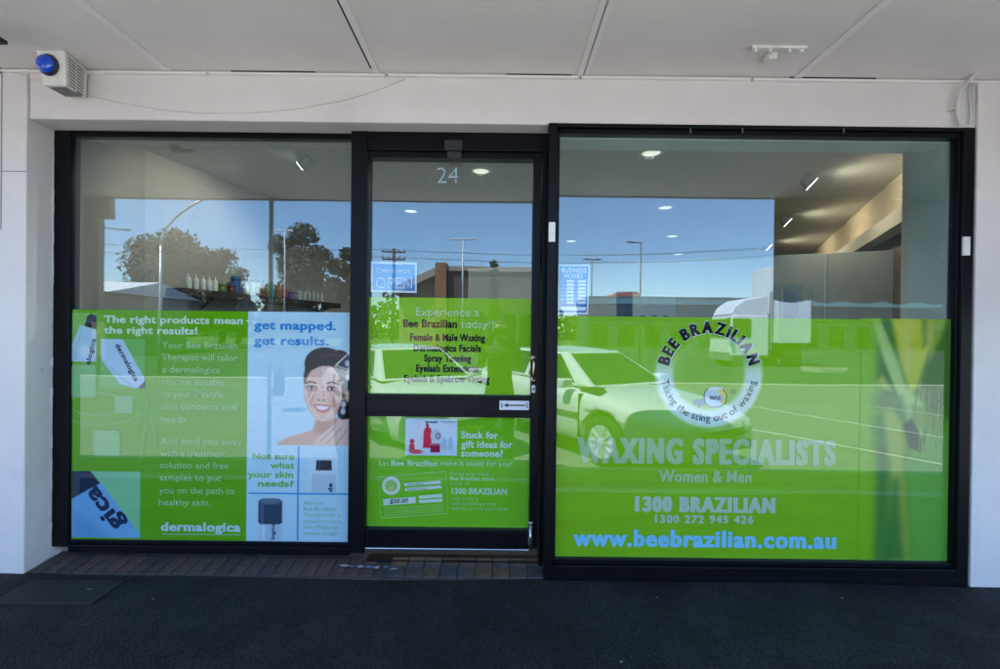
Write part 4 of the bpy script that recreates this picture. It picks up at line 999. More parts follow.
def ring(X, Y, im):
    im[:] = np.array(GREEN_R, float)
    d = np.hypot(X - LCX, Y - LCY); ang = np.degrees(np.arctan2(-(Y - LCY), X - LCX))
    low = sm(-(ang), -38, 5) * sm(ang + 180, -1, 1); low = np.where(ang > 90, sm(-(180 - ang), -38, 5), low); low = np.where(ang <= 0, 1.0, low)
    band = sm(d, 33.5, 37.5) * (1 - sm(d, 51, 56))
    put(im, band * low, (206, 232, 222), .95)
    put(im, sm(d, 20, 36) * (1 - sm(d, 36, 40)), (160, 212, 130), .35)
    return im
picture(gr, 'logo_ring', LCX - 58, LCY - 52, LCX + 58, LCY + 58, Q2, 0.8, ring)
def arc_text(par, s, rad, cap, a0, a1, Yp, m_, bold, inward=False, widths=None, hs=1.0):
    """letters along an arc; angles in degrees, 90 at the top"""
    k = (Yp - CAMY) / F
    cxw, czw = W(LCX, LCY, Yp)
    ws = []
    mes = []
    for ch in s:
        if ch == ' ': ws.append(0.30); mes.append(None); continue
        me = text_mesh(ch, bold); co = np.array([v.co for v in me.vertices]); mn, mx_ = co[:, 0].min(), co[:, 0].max()
        ws.append(mx_ - mn + 0.09); mes.append((me, mn, mx_))
    tot = sum(ws); pos = 0; mb = MB()
    ang_len = (a1 - a0)
    f = cap * k / capheight(bold)
    for wch, mm in zip(ws, mes):
        c_ = a0 + ang_len * (pos + wch / 2) / tot; pos += wch
        if mm is None: continue
        me, mn, mx_ = mm
        sx = abs(R(ang_len)) * rad * k / tot * hs
        th = R(c_); i0 = len(mb.v)
        er = Vector((math.cos(th), math.sin(th))); et = Vector((math.sin(th), -math.cos(th)))
        if inward: et = -et
        for v in me.vertices:
            u, q = (v.co.x - (mn + mx_) / 2) * sx, v.co.y * f
            p = er * (rad * k + (q if not inward else -q)) + et * u
            mb.v.append((cxw + p.x, Yp - v.co.z, czw + p.y))
        for p in me.polygons: mb.f.append(tuple(i0 + j for j in p.vertices))
        bpy.data.meshes.remove(me)
    return mb.build('arc_lettering', m_, par)
arc_text(gr, 'BEE BRAZILIAN', 40.5, 12.6, 170, 11, Q3, fm((212, 232, 224)), 0.12, hs=1.0)
arc_text(gr, 'BEE BRAZILIAN', 41, 11.6, 170, 11, Q4, fm((14, 18, 30)), 0.07)
arc_text(gr, 'Taking the sting out of waxing', 47.6, 7.0, 188, 352, Q4, fm((36, 60, 56)), 0.0, inward=True)
# wax pot of the emblem
flat(gr, 'pot', [(706, 391), (704.5, 396), (705.5, 403), (710, 407), (720, 407), (725.5, 403), (727, 396), (724.5, 391), (722, 388.5), (709, 388.5)], Q3, fm((170, 205, 215)))
ribbon(gr, 'pot_outline', [(706, 391), (704.5, 396), (705.5, 403), (710, 407), (720, 407), (725.5, 403), (727, 396), (724.5, 391), (722, 388.5), (709, 388.5)], 0.8, Q4, fm((50, 70, 80)), True)
flat(gr, 'pot_drip', [(717, 388.5), (723, 388.2), (727, 392), (727, 400), (724, 405), (721, 403), (724, 396), (719, 394)], Q4, fm((206, 206, 70)))
flat(gr, 'pot_rim', ell(715.5, 388.6, 7.6, 1.8, 24), Q4 - .0004, fm((196, 216, 206)))
flat(gr, 'wax_splash', [(693, 401), (697, 399), (700, 400), (704, 399), (704, 403), (706, 405), (702, 406), (699, 408), (697, 405), (694, 405)], Q3, fm((92, 120, 130)))
lettering(gr, 'WAX', 709.5, 721.5, 399.8, 4.0, Q5, (30, 40, 60), 0.03)
ribbon(gr, 'trade_mark_ring', ell(733.6, 391.5, 2.4, 2.4, 20), 0.5, Q3, fm((60, 90, 50)), True)
lettering(gr, 'R', 732.8, 734.6, 392.9, 2.6, Q3, (60, 90, 50), 0.0)
def body(X, Y, im):
    im[:] = np.array(GREEN_R, float)
    v = sm(X, 862, 884)
    put(im, v, (92, 148, 52), .8)
    put(im, PG(X, Y, [(878, 322), (892, 318), (908, 380), (900, 398), (886, 396), (876, 380)], 5), (70, 120, 50), .9)      # dark behind
    put(im, PG(X, Y, [(889, 316), (935, 316), (931, 345), (918, 385), (910, 395), (899, 362)], 4), (190, 202, 60), .95)     # waist
    put(im, PG(X, Y, [(905, 318), (913, 318), (910, 372), (904, 372)], 4), (196, 206, 110), .6)
    put(im, PG(X, Y, [(920, 318), (926, 318), (927, 344), (922, 348)], 3), (112, 136, 44), .8)
    put(im, PG(X, Y, [(938, 330), (948, 318), (951, 318), (951, 420), (930, 412), (918, 392), (926, 360)], 5), (70, 116, 40), .9)
    put(im, PG(X, Y, [(926, 316), (946, 316), (941, 334), (929, 360)], 4), (150, 180, 70), .8)
    put(im, PG(X, Y, [(868, 318), (878, 318), (898, 362), (906, 388), (922, 402), (926, 428), (919, 438), (906, 420), (896, 392), (882, 358)], 2.5), (158, 202, 118), .95)   # arm
    put(im, PG(X, Y, [(871, 319), (875, 319), (902, 384), (912, 402), (905, 405), (893, 380)], 3), (190, 214, 120), .6)
    put(im, PG(X, Y, [(873, 384), (882, 375), (893, 392), (884, 390)], 3), (168, 196, 92), .9)
    put(im, PG(X, Y, [(866, 394), (902, 396), (908, 420), (900, 424), (888, 410), (872, 408)], 6), (86, 136, 74), .8)
    put(im, PG(X, Y, [(880, 412), (892, 408), (903, 424), (905, 470), (912, 562), (894, 562), (890, 480), (884, 440)], 5), (160, 186, 74), .9)   # thigh
    put(im, PG(X, Y, [(868, 420), (882, 414), (890, 462), (884, 562), (876, 562), (878, 470)], 6), (66, 126, 58), .85)
    put(im, PG(X, Y, [(893, 480), (899, 480), (907, 562), (884, 562)], 7), (54, 120, 50), .8)
    put(im, PG(X, Y, [(912, 440), (950, 430), (951, 562), (914, 562), (908, 480)], 6), (106, 176, 66), .9)
    put(im, PG(X, Y, [(903, 425), (912, 418), (924, 440), (922, 452), (910, 448)], 3), (48, 84, 50), .95)
    rr = random.Random(5)
    for i in range(26):
        x, y = rr.uniform(916, 944), rr.uniform(378, 430); put(im, LN(X, Y, [(x, y), (x + rr.uniform(-3, 3), y + rr.uniform(10, 26))], 1.0, 1.3), (164, 196, 96) if i % 2 else (62, 104, 48), .7)
    put(im, PG(X, Y, [(911, 405), (924, 408), (930, 425), (922, 430), (912, 418)], 2.5), (120, 156, 62), .8)
    put(im, 1 - v, GREEN_R)
    return im
picture(gr, 'figure_picture', 860, 318.8, 949.5, 562.5, Q2, 0.8, body)

# ================================================================== SIGNS AND SMALL FITTINGS ON THE FRONT
sg = thing('open_sign', 'small blue and white OPEN sign on the door glass', 'sign', (*[WX(394, 277, LG), LG, WZ(394, 292, LG)],))
flat(sg, 'border', [(371, 261.5), (417, 262.5), (416.8, 293), (370.8, 292)], LG - .0015, fm((206, 226, 238)))
flat(sg, 'panel', [(373, 263.8), (415, 264.6), (414.8, 290.8), (372.8, 290)], LG - .003, fm((66, 142, 204)))
lettering(sg, 'Come in we are', 376, 410, 273, 5.2, LG - .0045, (222, 236, 244), -0.004, shear=0.35)
lettering(sg, 'OPEN', 376, 412, 288.2, 10.5, LG - .0045, (214, 232, 242), 0.012); lettering(sg, 'OPEN', 377, 411, 287.7, 9.4, LG - .006, (66, 142, 204), -0.018)
sg = thing('hours_sign', 'blue BUSINESS HOURS sheet with white boxes on the right window', 'sign', (WX(573, 300, RG), RG, WZ(573, 314, RG)))
flat(sg, 'border', [(558.2, 264.6), (590, 264.8), (588, 314.4), (557.4, 314)], RG - .0015, fm((200, 224, 238)))
flat(sg, 'panel', [(559.6, 266.2), (588.4, 266.4), (586.6, 312.6), (558.8, 312.4)], RG - .003, fm((64, 134, 196)))
flat(sg, 'lower_panel', [(559.2, 301), (587, 301.2), (586.4, 312.4), (559, 312.2)], RG - .0034, fm((58, 106, 176)))
lettering(sg, 'BUSINESS', 561.5, 586.5, 272.6, 4.6, RG - .0045, (206, 228, 240), 0.02, spacing=1.1); lettering(sg, 'HOURS', 564.5, 582.5, 278, 4.4, RG - .0045, (206, 228, 240), 0.02, spacing=1.1)
for i, dname in enumerate(('Mon', 'Tue', 'Wed', 'Thu', 'Fri', 'Sat', 'Sun')):
    y = 280 + 3.55 * i
    for x0, x1 in ((566.4, 573.8), (577.8, 585.8)): flat(sg, 'time_box', [(x0 - .1 * i * .3, y), (x1 - .1 * i * .3, y + .1), (x1 - .1 * i * .3, y + 2.6), (x0 - .1 * i * .3, y + 2.5)], RG - .0045, fm((216, 232, 242)))
    lettering(sg, dname, 560.6, 564.6, y + 2.4, 2.0, RG - .0045, (200, 222, 238), 0); lettering(sg, 'to', 574.6, 576.8, y + 2.4, 1.7, RG - .0045, (190, 214, 232), 0)
flat(sg, 'note_box', [(559.8, 306.4), (586, 306.8), (585.7, 310.6), (559.6, 310.2)], RG - .0045, fm((216, 232, 242)))
nb = thing('street_number', 'pale street number 24 on the glass above the door', 'number', (WX(448, 176, LG), LG, WZ(448, 184, LG)))
lettering(nb, '2', 437.3, 446.6, 183.4, 15.4, LG - .0015, (176, 200, 212), -0.012, name='numeral'); lettering(nb, '4', 448.0, 458.6, 183.4, 15.4, LG - .0015, (176, 200, 212), -0.012, name='numeral')
sk = thing('slide_sticker', 'white sticker with a black arrow on the door middle rail', 'sign', (WX(514, 405, LG), -0.039, WZ(514, 410, LG)))
YS = -0.0395
B(WX(499.5, 405, YS), WX(529, 405, YS), YS, YS + 0.001, WZ(514, 410, YS), WZ(514, 400.8, YS)).build('sheet', mat('sticker_white', (0.62, 0.64, 0.66), 0.5), sk)
MB().quad(*[(a, YS - .001, b) for a, b in (W(503.5, 405.3, YS), W(508, 403, YS), W(508, 404.6, YS), W(525, 404.8, YS), W(525, 406.2, YS), W(508, 406, YS), W(508, 407.6, YS))]).build('arrow', BLACKP, sk)
for x in (501.8, 527): MB().quad(*[(a, YS - .001, b) for a, b in (W(x - .8, 403, YS), W(x + .8, 403, YS), W(x + .8, 408, YS), W(x - .8, 408, YS))]).build('small_print', mat('small_print_grey', (0.2, 0.2, 0.22), 0.6), sk)

# alarm siren with blue strobe under the canopy
ax, az = W(61, 64, FR - 0.10)
al = thing('alarm_siren', 'white alarm siren box with blue strobe under the canopy', 'alarm', (ax, FR - 0.05, SOF - 0.17))
sx0_, sx1_, sy0, sy1 = ax - .040, ax + .104, FR - .185, FR - .002
sz0, sz1 = SOF - .165, SOF - .002
MB().hexa([(sx0_ + .012, sy0 + .022, sz0), (sx1_ - .014, sy0 + .022, sz0), (sx1_ - .052, sy1, sz0 + .010), (sx0_ + .012, sy1, sz0 + .010)],
          [(sx0_, sy0, sz1), (sx1_, sy0, sz1), (sx1_ - .045, sy1, sz1), (sx0_, sy1, sz1)]).build('housing', WHITEP, al, bevel=0.008, seg=3)
lean = Matrix.Rotation(math.atan2(.022, sz1 - sz0), 4, 'X')
st_ = Matrix.Translation((sx0_ + .060, sy0 + .006, sz0 + .090)) @ Matrix.Rotation(R(90) + math.atan2(.022, sz1 - sz0), 4, 'X')
o = MB().lathe([(.050, 0), (.050, .008), (.045, .014)], n=28).build('strobe_base', BLACKP, al); o.matrix_world = st_
o = MB().lathe([(.042, .012), (.042, .020), (.034, .032), (.016, .038), (.002, .040)], n=28).build('strobe_dome', mat('strobe_blue', (0.005, 0.07, 0.60), 0.2, coat=0.6), al, smooth=True); o.matrix_world = st_
for i in range(9):
    f = .10 + i * .095; z = sz0 + (sz1 - sz0) * f
    A = Vector((sx1_ - .014 * (1 - f), sy0 + .022 * (1 - f), z)); Bv = Vector((sx1_ - .052 + .007 * f, sy1, z))
    d = (Bv - A); nn = Vector((d.y, -d.x, 0)).normalized()
    for u0, u1 in ((.14, .44), (.50, .80)):
        p, q = A + d * u0 + nn * .0015, A + d * u1 + nn * .0015
        MB().hexa([(*(v + w_).xy, z - .0035) for v, w_ in ((p, nn * 0), (q, nn * 0), (q, -nn * .01), (p, -nn * .01))], [(*(v + w_).xy, z + .0035) for v, w_ in ((p, nn * 0), (q, nn * 0), (q, -nn * .01), (p, -nn * .01))]).build('louvre', mat('louvre_grey', (0.22, 0.22, 0.21), 0.6), al)
for i in range(4):
    B(sx0_ + .028 + .022 * i, sx0_ + .044 + .022 * i, sy0 + .04, sy1 - .05, sz0 - .0015, sz0 + .012).build('base_vent', MATS['louvre_grey'], al)
# dark fitting at the left picture edge
a, b = W(2, 42, FR - 0.45)
cb = thing('bracket', 'small dark metal bracket under the canopy at the left edge', 'bracket', (a - .03, FR - .45, b))
B(a - .12, a + .012, FR - .47, FR - .43, b - .006, b + .012).build('arm', BLACKP, cb, bevel=.003); B(a - .12, a - .09, FR - .48, FR - .42, b + .0125, SOF).build('mount', BLACKP, cb)
hk = thing('wall_hook', 'tiny dark hook on the left wall below the canopy', 'hook', (*[WX(3, 71, FR), FR, WZ(3, 73, FR)],))
B(WX(1.6, 71, FR), WX(3.4, 71, FR), FR - .02, FR - .001, WZ(3, 74, FR), WZ(3, 68.5, FR)).build('plate', BLACKP, hk)
kn = thing('jamb_plug', 'small round white plug on the left jamb', 'plug', (XL, -0.1, WZ(43, 370, -0.1)))
o = MB().lathe([(.011, 0), (.011, .003), (.005, .006)], n=16).build('disc', mat('plug_grey', (0.5, 0.5, 0.5), 0.5), kn); o.matrix_world = Matrix.Translation((XL + .001, -0.085, WZ(43, 370, -0.085))) @ Matrix.Rotation(R(90), 4, 'Y')
# slack painted cable on the beam
yc = FR + 0.008
pts = []
for x, y in ((4, 70), (20, 75), (45, 83), (80, 94), (120, 103), (160, 110), (200, 113.5), (250, 113.5), (300, 109), (345, 101), (380, 90), (405, 80)):
    a, b = W(x, y, yc - (0.013 if x < 27 else 0)); pts.append((a, yc - (0.014 if x < 27 else 0.001), b))
tag(MB().tube(pts, 0.0035, 6).build('cable', PAINTB, smooth=True), 'slack painted cable sagging across the beam', 'cable')
# painted conduit and cables at the right end of the beam
cd = thing('conduit', 'curved white conduit at the right end of the beam', 'conduit', (WX(962, 100, FR), FR - .02, BZ))
pts = [(WX(x, y, FR - .02), FR - .006 - d, WZ(x, y, FR - .02)) for x, y, d in ((967.5, 75, .07), (962, 84, .045), (957.5, 94, .03), (955.5, 104, .02), (956.5, 114, .016), (959, 126, .012))]
MB().tube(pts, .011, 12).build('pipe', mat('pipe_white', (0.62, 0.61, 0.60), 0.45), cd, smooth=True)
a, b = W(955, 108, FR - .02); B(a - .020, a + .014, FR - .014, FR + .011, b - .008, b + .008).build('saddle_clip', WHITEP, cd, bevel=.002)
for i, off in enumerate((0, 2.6)):
    pts = [(WX(x + off, y, FR - .01), FR - .004, WZ(x + off, y, FR - .01)) for x, y in ((972, 80), (969 + i, 92), (970.5, 104), (971.5, 116), (969, 124))]
    MB().tube(pts, .0045, 8).build('wire', MATS['pipe_white'], cd, smooth=True)
# bracket left of a removed fitting on the soffit
a, b = onz(778, 47, SOF); bk = thing('soffit_bracket', 'small white mounting rail and junction box on the canopy ceiling', 'bracket', (a, b, SOF))
wd = 55 * (b - CAMY) / F
B(a - wd / 2, a + wd / 2, b - .010, b + .012, SOF - .014, SOF - .0005).build('rail', WHITEP, bk, bevel=.002)
for s in (-.42, -.15, .2, .42): MB().lathe([(.008, -.030), (.008, -.012)], (a + s * wd, b + .002, SOF), 12).build('stud', WHITEP, bk)
a2, b2 = onz(769, 60, SOF - .02)
B(a2 - .022, a2 + .022, b2 - .03, b2 + .02, SOF - .034, SOF - .0005).build('junction_box', WHITEP, bk, bevel=.004)
# footpath: pit cover, gum and leaf
a, b = onz(60, 592, 0.0)
pc = thing('pit_cover', 'dark rectangular service pit cover in the footpath at the left', 'cover', (a, b, 0))
zc = fz(b) + .006
MB().hexa([(a - .24, b - .10, zc - .02), (a + .24, b - .10, zc - .02), (a + .24, b + .10, zc - .02), (a - .24, b + .10, zc - .02)], [(a - .24, b - .10, zc + .003), (a + .24, b - .10, zc + .003), (a + .24, b + .10, zc + .006), (a - .24, b + .10, zc + .006)]).build('lid', mat('cast_lid', (0.0075, 0.0095, 0.0105), 0.7, var=.4, vscale=30, bump=.6, bscale=120), pc, bevel=.003)
for k, (x, y, c_, s) in enumerate(((88, 592, (0.28, 0.22, 0.12), .018), (152, 601, (0.20, 0.20, 0.20), .008), (548, 573, (0.36, 0.26, 0.15), .020), (700, 574, (0.3, 0.3, 0.3), .007), (843, 601, (0.35, 0.35, 0.34), .006), (622, 660, (0.35, 0.35, 0.34), .006), (657, 600, (0.25, 0.25, 0.25), .006))):
    a, b = onz(x, y, 0.0)
    nm = ('leaf', 'a dry tan leaf lying on the pit cover') if k == 0 else ('leaf', 'a dry tan leaf by the foot of the right window frame') if k == 2 else ('gum_spot', 'tiny pale gum spot on the dark footpath')
    z = fz(b) + .016
    o = MB().quad(*[(a + s * math.cos(t) * random.uniform(.6, 1.2), b + .6 * s * math.sin(t) * random.uniform(.6, 1.2), z + random.uniform(0, .004)) for t in [j * 6.283 / 7 for j in range(7)]]).build(nm[0], mat('speck_%d' % k, c_, .8))
    tag(o, nm[1], 'leaf' if nm[0] == 'leaf' else 'gum', None if nm[0] == 'leaf' else 'gum spots on the footpath')

# ================================================================== ACROSS THE STREET (mirrored in the panes)
# ---------------- white sedan at the kerb
CARW = mat('car_white', (0.74, 0.75, 0.74), 0.25, coat=0.8, spec=0.5)
TYRE = mat('tyre_rubber', (0.012, 0.012, 0.013), 0.8)
ALLOY = mat('alloy_rim', (0.62, 0.63, 0.64), 0.35, metal=0.2)
def make_car(mw):
    car = thing('parked_car', 'white four door sedan parked at an angle by the kerb', 'car', (0, 0, 0))
    st = [  # x, half width, sill z, belt z, shoulder z, top z
        (-2.46, .62, .36, .62, .80, .84), (-2.42, .80, .26, .62, .86, .92), (-2.20, .88, .20, .62, .92, .99), (-1.60, .91, .18, .62, .94, 1.00),
        (-0.80, .92, .18, .62, .93, .97), (0.20, .92, .18, .62, .92, .95), (0.95, .92, .18, .62, .88, .95), (1.50, .91, .18, .60, .82, .90), (2.00, .87, .20, .56, .74, .81),
        (2.30, .78, .24, .52, .66, .71), (2.44, .62, .30, .48, .58, .62)]
    mb = MB(); rings = []
    for x, hw, z0, zb, zs, zt in st:
        half = [(0, z0), (hw * .86, z0), (hw * .97, z0 + .10), (hw, zb), (hw * .97, zs - .06), (hw * .90, zs), (hw * .55, zt - .01), (0, zt)]
        ring_ = half + [(-y, z) for y, z in half[-2:0:-1]]
        rings.append(len(mb.v)); mb.v += [(x, y, z) for y, z in ring_]
    n = 14
    for a, b in zip(rings, rings[1:]):
        for j in range(n): mb.f.append((a + j, a + (j + 1) % n, b + (j + 1) % n, b + j))
    mb.f.append(tuple(rings[0] + j for j in range(n))); mb.f.append(tuple(rings[-1] + j for j in range(n)))
    body_ = mb.build('body', CARW, car, smooth=True)
    ss = body_.modifiers.new('sub', 'SUBSURF'); ss.levels = 2; ss.render_levels = 2
    wx_ = (-1.40, 1.39)
    cut = MB()
    for x in wx_:
        for sgn in (-1, 1): cut.tube([(x, sgn * .62, .315), (x, sgn * 1.2, .315)], .375, 32)
    co = cut.build('arch_cutter', DARKGAP)
    bo = body_.modifiers.new('arches', 'BOOLEAN'); bo.object = co; bo.operation = 'DIFFERENCE'; bo.solver = 'EXACT'
    dg = bpy.context.evaluated_depsgraph_get(); dg.update()
    me = bpy.data.meshes.new_from_object(body_.evaluated_get(dg)); body_.modifiers.clear(); body_.data = me
    bpy.data.objects.remove(co)
    for p in me.polygons: p.use_smooth = abs(p.normal.y) < 0.999
    # cabin
    bs = [(1.05, .76), (-1.85, .76)]; bz_, rz_ = .92, 1.415
    base = [(1.08, .77, bz_), (-1.80, .77, .96), (-1.80, -.77, .96), (1.08, -.77, bz_)]
    roof = [(0.28, .55, 1.37), (-1.02, .56, 1.37), (-1.02, -.56, 1.37), (0.28, -.55, 1.37)]
    cab = MB().hexa(base, roof).build('cabin', CARW, car, bevel=.05, seg=4)
    rf = MB(); nx_, ny_ = 8, 8
    for i in range(nx_ + 1):
        for j in range(ny_ + 1):
            u_, v_ = i / nx_, j / ny_; rf.v.append((0.26 - 1.26 * u_, (v_ - .5) * 1.06, 1.372 + .055 * (1 - (2 * u_ - 1) ** 2) * (1 - .9 * (2 * v_ - 1) ** 2)))
    for i in range(nx_):
        for j in range(ny_): a = i * (ny_ + 1) + j; rf.f.append((a, a + 1, a + ny_ + 2, a + ny_ + 1))
    rf.build('roof', CARW, car, smooth=True)
    def facet(c4, u0, u1, v0, v1, off):
        a, b, c_, d = [Vector(q) for q in c4]       # bottom-left, bottom-right, top-right, top-left
        nn = (d - a).cross(b - a).normalized() * off
        def at(u_, v_): return (a.lerp(b, u_)).lerp(d.lerp(c_, u_), v_) + nn
        return [at(u0, v0), at(u1, v0), at(u1, v1), at(u0, v1)]
    for sgn, cs in ((1, (base[1], base[0], roof[0], roof[1])), (-1, (base[3], base[2], roof[2], roof[3]))):
        for u0, u1 in ((.10, .47), (.51, .90)) if sgn > 0 else ((.10, .49), (.53, .90)):
            MB().quad(*facet(cs, u0, u1, .10, .90, .006)).build('side_window', CARGLASS, car)
    MB().quad(*facet((base[0], base[3], roof[3], roof[0]), .06, .94, .08, .92, .006)).build('windscreen', CARGLASS, car)
    MB().quad(*facet((base[2], base[1], roof[1], roof[2]), .08, .92, .12, .90, .006)).build('rear_window', CARGLASS, car)
    for x in wx_:
        for sgn in (-1, 1):
            wl = part('wheel', (x, sgn * .80, .315), car)
            prof = [(.20, -.10), (.29, -.10), (.313, -.08), (.315, 0), (.313, .08), (.29, .10), (.20, .10)]
            rm = Matrix.Translation((x, sgn * .80, .315)) @ Matrix.Rotation(R(-90 * sgn), 4, 'X')
            o = MB().lathe(prof, n=36).build('tyre', TYRE, wl, smooth=True); o.matrix_world = rm
            m2 = MB().lathe([(.205, .101), (.205, .106), (.19, .098)], n=36)
            for k in range(10):
                t = 2 * math.pi * k / 10
                e, f_ = Vector((math.cos(t), math.sin(t), 0)), Vector((-math.sin(t), math.cos(t), 0))
                m2.hexa([(*(e * .04 - f_ * .02).xy, .10), (*(e * .195 - f_ * .024).xy, .10), (*(e * .195 + f_ * .024).xy, .10), (*(e * .04 + f_ * .02).xy, .10)],
                        [(*(e * .04 - f_ * .016).xy, .118), (*(e * .195 - f_ * .018).xy, .112), (*(e * .195 + f_ * .018).xy, .112), (*(e * .04 + f_ * .016).xy, .118)])
            m2.lathe([(.05, .11), (.05, .122), (.03, .126)], n=20)
            o = m2.build('rim', ALLOY, wl); o.matrix_world = rm
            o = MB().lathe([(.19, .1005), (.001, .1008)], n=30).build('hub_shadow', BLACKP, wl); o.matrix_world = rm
    for sgn in (-1, 1):
        o = MB().hexa([(2.02, sgn * .62, .60), (2.43, sgn * .38, .54), (2.41, sgn * .42, .52), (1.98, sgn * .835, .60)], [(2.00, sgn * .60, .70), (2.415, sgn * .38, .615), (2.39, sgn * .46, .615), (1.96, sgn * .83, .70)]).build('headlight', mat('lamp_glass', (.20, .21, .21), .08, coat=1.0), car, bevel=.01)
        o = B(-2.45, -2.38, min(sgn * .45, sgn * .76), max(sgn * .45, sgn * .76), .66, .82).build('tail_light', mat('tail_red', (.25, .01, .01), .2), car, bevel=.01)
        o = B(.66, .82, min(sgn * .86, sgn * 1.04), max(sgn * .86, sgn * 1.04), .92, 1.04).build('mirror', CARW, car, bevel=.03, seg=3)
        B(-1.05, 0.98, min(sgn * .905, sgn * .932), max(sgn * .905, sgn * .932), .56, .61).build('door_strip', mat('strip_grey', (.12, .12, .12), .5), car)
        for x in (-.78, .28): B(x - .09, x + .09, min(sgn * .89, sgn * .945), max(sgn * .89, sgn * .945), .80, .83).build('door_handle', CARW, car, bevel=.008)
        for x in (1.0, -0.02, -1.02): B(x - .003, x + .003, min(sgn * .85, sgn * .9275), max(sgn * .85, sgn * .9275), .24, .86).build('door_gap', DARKGAP, car)
    B(2.33, 2.462, -.34, .34, .48, .56).build('grille', BLACKP, car, bevel=.01); B(2.25, 2.44, -.55, .55, .30, .40).build('air_intake', BLACKP, car, bevel=.01)
    B(2.455, 2.468, -.19, .19, .415, .465).build('number_plate', mat('plate_yellow', (.55, .45, .08), .5), car)
    car.matrix_world = mw
    return car
hd = R(58)
car = make_car(Matrix.Translation((1.27, -5.03, STREET)) @ Matrix.Rotation(hd, 4, 'Z'))
car['label'] = 'white four door sedan nosed in to the kerb before the right window'; car['group'] = 'cars parked nose in at the kerb'
bpy.context.view_layer.update()
car2 = copy_tree(car, Matrix.Translation((-1.60, -5.30, STREET)) @ Matrix.Rotation(hd, 4, 'Z'))
car2['label'] = 'white four door sedan nosed in to the kerb before the shop door'

# ---------------- white truck
TW = mat('truck_white', (.78, .79, .80), .3, coat=.4)
ty = -22.0; tz = STREET + .06
def MX(x, y, Y, g=RG): return M(x, y, Y, g)
tx0 = MX(719, 300, ty)[0]; tx1 = MX(757, 300, ty)[0]
tk = thing('truck', 'white box truck with domed wind deflector parked across the street', 'truck', (tx0 + 3, ty, tz))
cab = MB().hexa([(tx0, ty - 1.15, tz + .5), (tx1, ty - 1.15, tz + .5), (tx1, ty + 1.15, tz + .5), (tx0, ty + 1.15, tz + .5)], [(tx0 + .12, ty - 1.1, tz + 2.55), (tx1, ty - 1.1, tz + 2.55), (tx1, ty + 1.1, tz + 2.55), (tx0 + .12, ty + 1.1, tz + 2.55)]).build('cab', TW, tk, bevel=.08, seg=3)
prof = [(tx0 + .10, tz + 2.56), (tx0 + .3, tz + 2.95), (tx0 + .8, tz + 3.32), (tx1 - .2, tz + 3.5), (tx1, tz + 3.5), (tx1, tz + 2.56)]
MB().prism(prof, ty - 1.0, ty + 1.0, 'y').build('wind_deflector', TW, tk, bevel=.05)
B(tx0 + .15, tx0 + 1.0, ty + 1.13, ty + 1.165, tz + 1.45, tz + 2.35).build('side_window', CARGLASS, tk); B(tx0 - .0, tx0 + .06, ty - .95, ty + .95, tz + 1.45, tz + 2.35).build('windscreen', CARGLASS, tk)
B(tx1 + .35, MX(790, 300, ty)[0] + .3, ty - 1.22, ty + 1.22, tz + 1.15, MX(770, 268, ty)[1]).build('cargo_box', TW, tk, bevel=.03)
B(tx0 + .1, tx1 + 2.0, ty - .5, ty + .5, tz + .55, tz + 1.13).build('chassis', DARKGAP, tk)
B(tx0 - .05, tx0 + .2, ty - 1.12, ty + 1.12, tz + .3, tz + .7).build('bumper', mat('truck_grey', (.25, .25, .26), .5), tk)
for x in (tx0 + .7, tx1 + 1.2):
    for sgn in (-1, 1):
        o = MB().lathe([(.2, -.15), (.46, -.15), (.5, -.1), (.5, .1), (.46, .15), (.2, .15)], n=24).build('wheel', TYRE, tk, smooth=True); o.matrix_world = Matrix.Translation((x, ty + sgn * .95, tz + .5)) @ Matrix.Rotation(R(90), 4, 'X')
for z in (2.2, 1.7): B(tx0 - .2, tx0 - .1, ty + 1.25, ty + 1.4, tz + z - .18, tz + z + .18).build('mirror', BLACKP, tk)
B(tx0 - .1, tx0 + .1, ty + 1.1, ty + 1.3, tz + 1.9, tz + 1.96).build('mirror_arm', BLACKP, tk)
MB().tube([(tx1 + .2, ty + .9, tz + .8), (tx1 + .2, ty + .9, tz + 3.75)], .07, 10).build('exhaust', CHROME, tk)

